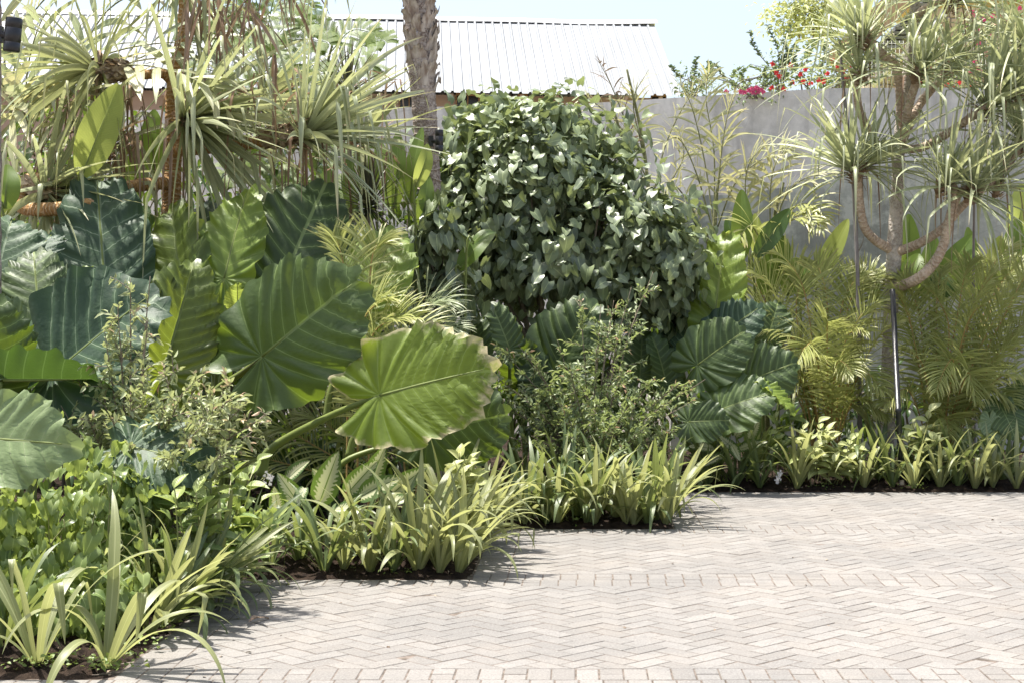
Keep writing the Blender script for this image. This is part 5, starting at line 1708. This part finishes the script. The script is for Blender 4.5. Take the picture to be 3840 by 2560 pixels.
PA, PLm, PD = 'paddle', 'paddle lime', 'paddle dark'
paddles('single tall lime paddle leaf glowing behind the bluish elephant ear', 210, 11.05, [(188, 405, 272, 192, 88, 0, (.3, -1, .1), PLm), (10, 480, 18, 378, 60, -.4, (.4, -1, 0), PA), (-10, 500, 40, 400, 60, -.3, (.1, -1, .2), PLm)], 1)
paddles('dark paddle leaf beside the orange screw pine trunk', 365, 12.4, [(355, 400, 352, 250, 62, 0, (-.1, -1, .3), PA), (300, 480, 320, 330, 60, .3, (.2, -1, .2), PA)], 2)
paddles('paddle plant with upright green leaves behind the palm trunk base', 950, 12.5, [(905, 480, 915, 300, 48, .2, (.3, -1, 0), PA), (940, 470, 968, 292, 42, .1, (-.3, -1, .1), PA), (955, 430, 985, 330, 40, -.1, (.6, -1, .1), PLm), (890, 460, 870, 320, 46, .4, (.2, -1, 0), PA), (860, 470, 830, 330, 44, .5, (-.2, -1, .1), PA), (965, 520, 985, 400, 40, 0, (.4, -1, .1), PA), (810, 480, 800, 360, 44, .6, (.1, -1, .1), PA), (760, 480, 750, 380, 40, .6, (.1, -1, .1), PA)], 3)
paddles('shaded paddle leaf tilted across the dark gap below the green bush', 1040, 12.4, [(1055, 620, 1135, 530, 52, 0, (-.4, -1, .5), PA), (935, 640, 985, 585, 46, .2, (0, -1, .8), 'elephant ear pale'), (940, 680, 990, 610, 40, .3, (.3, -1, .4), PD), (1085, 560, 1140, 530, 30, -.1, (0, -.6, 1), PA)], 4)
paddles('paddle plant with broad dark leaf in front of the straw-yellow palm', 1740, 14.6, [(1735, 590, 1815, 478, 46, -.2, (.2, -1, .4), PD), (1700, 600, 1705, 435, 52, 0, (.1, -1, .1), PA), (1740, 600, 1735, 490, 36, .1, (.2, -1, .1), PLm), (1690, 600, 1670, 500, 40, .1, (.2, -1, .3), PD), (1790, 620, 1800, 540, 40, 0, (.1, -1, .2), PA), (1760, 680, 1770, 580, 60, .1, (.1, -1, .2), PA), (1810, 680, 1830, 590, 50, .2, (-.2, -1, .2), PA)], 5)
paddles('lone lime paddle leaf leaning before the low stained wall', 1880, 14.9, [(1880, 640, 1948, 503, 46, 0, (-.2, -1, .1), PLm), (1840, 680, 1850, 600, 40, .1, (.1, -1, .2), PA), (2010, 690, 1985, 620, 40, .1, (.3, -1, .3), PA)], 6)
paddles('paddle plant with a fan of upright leaves right of the screw pine trunk', 2150, 15.2, [(2070, 670, 2090, 492, 65, 0, (.2, -1, 0), PA), (2110, 680, 2150, 542, 54, 0, (.1, -1, 0), PA), (2140, 680, 2235, 537, 57, 0, (-.2, -1, .2), PA), (2180, 680, 2240, 572, 54, -.1, (-.1, -1, .2), PA), (2230, 690, 2225, 522, 52, .1, (.3, -1, 0), PA), (2080, 670, 2110, 582, 57, -.1, (-.3, -1, .2), PA), (2150, 690, 2170, 622, 59, -.2, (.1, -1, .4), PD), (2260, 680, 2300, 542, 57, .1, (.2, -1, .1), PLm), (2300, 650, 2340, 502, 59, 0, (.1, -1, .1), PA), (2330, 550, 2352, 422, 72, .1, (.2, -1, 0), PLm), (2350, 650, 2390, 522, 59, 0, (.1, -1, .1), PA)], 7)


# ---- dark spiky rosettes
def rosette(label, c, n, L, W, seed, axis=(0, -.2, 1), stem=True, mat='dark spike'):
    rng = random.Random(seed)
    p = P(*c)
    root = thing('spiky_dracaena', label, 'plant', (p[0], p[1], 0), 0, 'dark spiky rosettes')
    mb = MB()
    for k in range(n):
        az, el = k * 2.3999, R(90 - 130 * (k / n) + rng.gauss(0, 8))
        d = V(math.cos(az) * math.cos(el), math.sin(az) * math.cos(el), math.sin(el))
        blade(mb, p, d, L * rng.uniform(.8, 1.1), W, .35, 8, .4, None, None, rng.random(), np.repeat(np.linspace(0, 1, 9) ** 6, 3), prof_taper)
    mb.build('leaf_tuft', mat, root)
    mb = MB()
    tube(mb, [V(p[0], p[1], 0), (V(p[0], p[1], 0) + p) / 2 + V(.03, 0, 0), p], [.025, .02, .018], 8, 12)
    mb.build('stem', 'twig', root)


rosette('dark spiky rosette in the shade left of the palm trunk', (845, 478, 12.3), 130, .48, .009, 1)
rosette('small dark spiky rosette in the gap below the paddle leaf', (1005, 655, 12.6), 46, .32, .012, 2)
rosette('dark upright rosette showing against the white roof', (800, 220, 13.2), 60, .45, .014, 3)
rosette('dark spiky rosette low between the elephant ears and the second bed lilies', (1000, 1000, 10.9), 50, .4, .012, 4)

# shade planting low behind the beds
for i, (px, D, w, h, n, lab) in enumerate([(560, 12.6, 1.3, .8, 900, 'dense dark shrub in the shade behind the left screw pine'), (150, 13.0, 1.1, 1.5, 1000, 'dense shrub behind the left elephant ears'), (1290, 14.6, 1.3, .75, 900, 'low dark shrub under the big green bush'), (880, 13.4, .6, 1.35, 620, 'dark shrub filling the gap left of the palm trunk'), (430, 13.6, 1.1, 1.62, 1000, 'dark shrub deep behind the left screw pine trunk'), (90, 14.7, 1.5, 1.8, 1300, 'tall dark shrub behind everything at the left edge'), (650, 14.9, 1.1, 1.6, 1000, 'tall dark shrub behind the feathery tree'), (760, 11.6, .8, .35, 420, 'low dark shrub behind the dumb cane'), (1950, 15.3, 1.6, .5, 500, 'low shrub along the foot of the low stained wall')]):
    rng = random.Random(400 + i)
    p = P(px, 720, D)
    root = thing('shade_shrub', lab, 'shrub', (p[0], D, 0), 0, 'shrubs in the shade')
    mb = MB()
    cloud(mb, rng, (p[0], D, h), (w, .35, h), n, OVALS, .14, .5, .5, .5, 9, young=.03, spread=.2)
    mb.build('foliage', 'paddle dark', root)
    mb = MB()
    for k in range(9):
        a = V(p[0] + rng.uniform(-w, w) * .5, D, 0)
        tube(mb, [a, a + V(rng.gauss(0, .15), 0, h), a + V(rng.gauss(0, .3), -.1, h * 1.7)], [.016, .011, .004], 6, 10)
    mb.build('branch', 'twig', root)

# ---- leaning black pipe, stakes, fallen leaf
r = thing('black_pipe', 'black plastic pipe leaning in the far bed in front of the screw pine trunk', 'pipe', tuple(P(2071, 1118, 13.42)))
mb = MB()
a, b = P(2071, 1100, 13.42), P(2050, 665, 13.7)
tube(mb, [a, a + (b - a) * .35, a + (b - a) * .351, a + (b - a) * .37, a + (b - a) * .371, b], [.024, .024, .028, .028, .024, .024], 14)
mb.build('tube', 'black pipe', r)
mb = MB()
tube(mb, [P(2072, 1122, 13.42), a + (a - b) * .002], .0215, 14)
mb.build('foot', 'pipe end', r)
for lab, pts, rad, tw in (('slender grey pole left of the screw pine, tied tall against the wall', [(1976, 1060, 14.3), (1970, 640, 14.3), (1958, 400, 14.3), (1940, 230, 14.3), (1928, 90, 14.3)], [.022, .019, .017, .015, .012], 1), ('dark slender pole right of the screw pine branches', [(2238, 1050, 14.5), (2236, 640, 14.5), (2238, 420, 14.5)], [.015, .013, .01], 0)):
    p = P(pts[0][0], 720, pts[0][2])
    r = thing('garden_stake', lab, 'stake', (p[0], p[1], 0), 0, 'poles in the far bed')
    mb = MB()
    tube(mb, [P(*q) for q in pts], rad, 9, 60, rough=.05, rng=random.Random(5))
    mb.build('pole', 'stake wood', r)
    if tw:
        for (x0, y0, x1, y1) in ((1968, 585, 1985, 540), (1945, 290, 1915, 240), (1942, 250, 1900, 330), (1955, 380, 1990, 440)):
            mb = MB()
            tube(mb, [P(x0, y0, 14.3), P((x0 + x1) / 2 + 3, (y0 + y1) / 2, 14.28), P(x1, y1, 14.25)], [.006, .004, .002], 5, 10)
            mb.build('twig', 'twig', r)
mb = MB()
c = P(600, 1428, 5400 / 708)
blade(mb, c + V(-.05, -.06, .012), nrm((.5, .9, .25)), .16, .012, .9, 10, .7, None, None, .9, 0, prof_leaf, .3, 3, wav=.8, rng=random.Random(2))
blade(mb, c + V(0.01, .04, .014), nrm((1, .1, .05)), .1, .003, .2, 6, .4, None, None, .5, 0, prof_taper)
tag(mb.build('fallen_leaf', 'dry blade'), 'small curled dry leaf lying on the paving near the first bed corner', 'leaf')

# ---- planting on top of the walls and the hill
def wall_plant(name, label, px, py, D, w, h, n, mat, fl, flm, seed, leaf=.07, spikes=0):
    rng = random.Random(seed)
    c = P(px, py, D)
    root = thing(name, label, 'shrub', (c[0], c[1], c[2] - h), 0, 'flowering shrubs above the walls')
    mb = MB()
    cloud(mb, rng, c, (w, .3, h), n, OVALS, leaf, .55, .0, .7, 7, young=.2, spread=.25)
    tw = MB()
    for k in range(spikes):
        a = c + V(rng.uniform(-w, w) * .8, rng.gauss(0, .1), h * .4)
        b = a + V(rng.gauss(0, .12), rng.gauss(0, .05), h * rng.uniform(.7, 1.6))
        path = spline([a, (a + b) / 2 + V(rng.gauss(0, .05), 0, 0), b], 20)
        tube(tw, path, [.006, .003], 4)
        for j in range(46):
            p = path[rng.randrange(21)]
            put_leaf(mb, rng.choice(OVALS), p, nrm((rng.gauss(0, 1), rng.gauss(0, .6), .5)), nrm((rng.gauss(0, .5), -1, .5)), leaf * .75, leaf * .4, rng.random())
    for k in range(7):
        tube(tw, [c - V(rng.gauss(0, w * .2), 0, h), c + V(rng.gauss(0, w * .3), 0, 0), c + V(rng.gauss(0, w * .6), 0, h * .7)], [.012, .008, .003], 5, 10)
    tw.build('branch', 'twig', root)
    mb.build('foliage', mat, root)
    for (x, y) in fl:
        mf = MB()
        p = P(x, y, D - .32)
        for j in range(5):
            a = j * 1.2566 + rng.random()
            put_leaf(mf, OVALS[2], p, V(math.cos(a), -.5, math.sin(a)), V(0, -1, .2), .034, .03, rng.random())
        mf.build('flower', flm, root)
    return root


WD = 'wall plant deep'
wall_plant('hibiscus_shrub', 'slim dark shrub with red flowers on the wall top beside the sky', 1795, 172, 18.5, .18, .3, 260, WD, ((1774, 148), (1790, 176), (1783, 168), (1800, 205), (1772, 203), (1820, 190), (1816, 150)), 'red petal', 1, .06, 5)
wall_plant('hibiscus_shrub', 'loose pale shrub with red flowers on the wall top behind the leftmost tuft', 1870, 180, 18.6, .42, .24, 300, 'wall plant', ((1845, 188), (1862, 192), (1880, 185), (1892, 188), (1838, 172), (1900, 170), (1850, 160)), 'red petal', 2, .06, 6)
wall_plant('hibiscus_shrub', 'dark green shrub with orange-red flowers behind the wall and pale pole', 1945, 165, 18.8, .3, .42, 420, WD, ((1923, 152), (1935, 165), (1945, 180), (1955, 150), (1966, 170), (1912, 140)), 'red petal', 3, .06, 3)
wall_plant('bougainvillea', 'low pink-flowered trailing shrub on the wall top left of the red flowers', 1735, 208, 18.3, .3, .1, 150, 'wall plant', ((1727, 205), (1733, 208), (1738, 202), (1742, 210), (1747, 207), (1752, 211), (1729, 212), (1700, 211), (1709, 213), (1720, 209), (1736, 212), (1668, 211)), 'pink petal', 4, .05, 3)
wall_plant('leafy_shrub', 'wispy light green shrub on the wall top with tall thin shoots', 1700, 190, 18.6, .45, .12, 160, 'wall plant', (), 'red petal', 5, .055, 7)
wall_plant('leafy_shrub', 'pale yellow-green tree crown reaching over the hill at the top', 1870, 30, 22.0, .7, .36, 2200, 'oval pale', (), 'red petal', 6, .075, 0)
wall_plant('bougainvillea', 'large dark bush with pink flowers high at the right edge', 2300, 95, 19.4, .55, .5, 1200, WD, tuple((random.Random(k).uniform(2215, 2352), random.Random(k + 90).uniform(15, 170)) for k in range(26)), 'pink petal', 7, .06, 4)
wall_plant('hibiscus_shrub', 'hibiscus with red flowers seen between the screw pine branches', 2150, 185, 18.9, .55, .22, 420, 'wall plant', ((2120, 172), (2135, 160), (2160, 178), (2175, 196), (2190, 205), (2205, 190), (2110, 190), (2144, 196), (2098, 70), (2230, 200)), 'red petal', 8, .06, 2)
wall_plant('leafy_shrub', 'green shrub at the roof corner beyond the wall', 1590, 195, 21.5, .3, .2, 220, WD, (), 'red petal', 9, .07, 3)
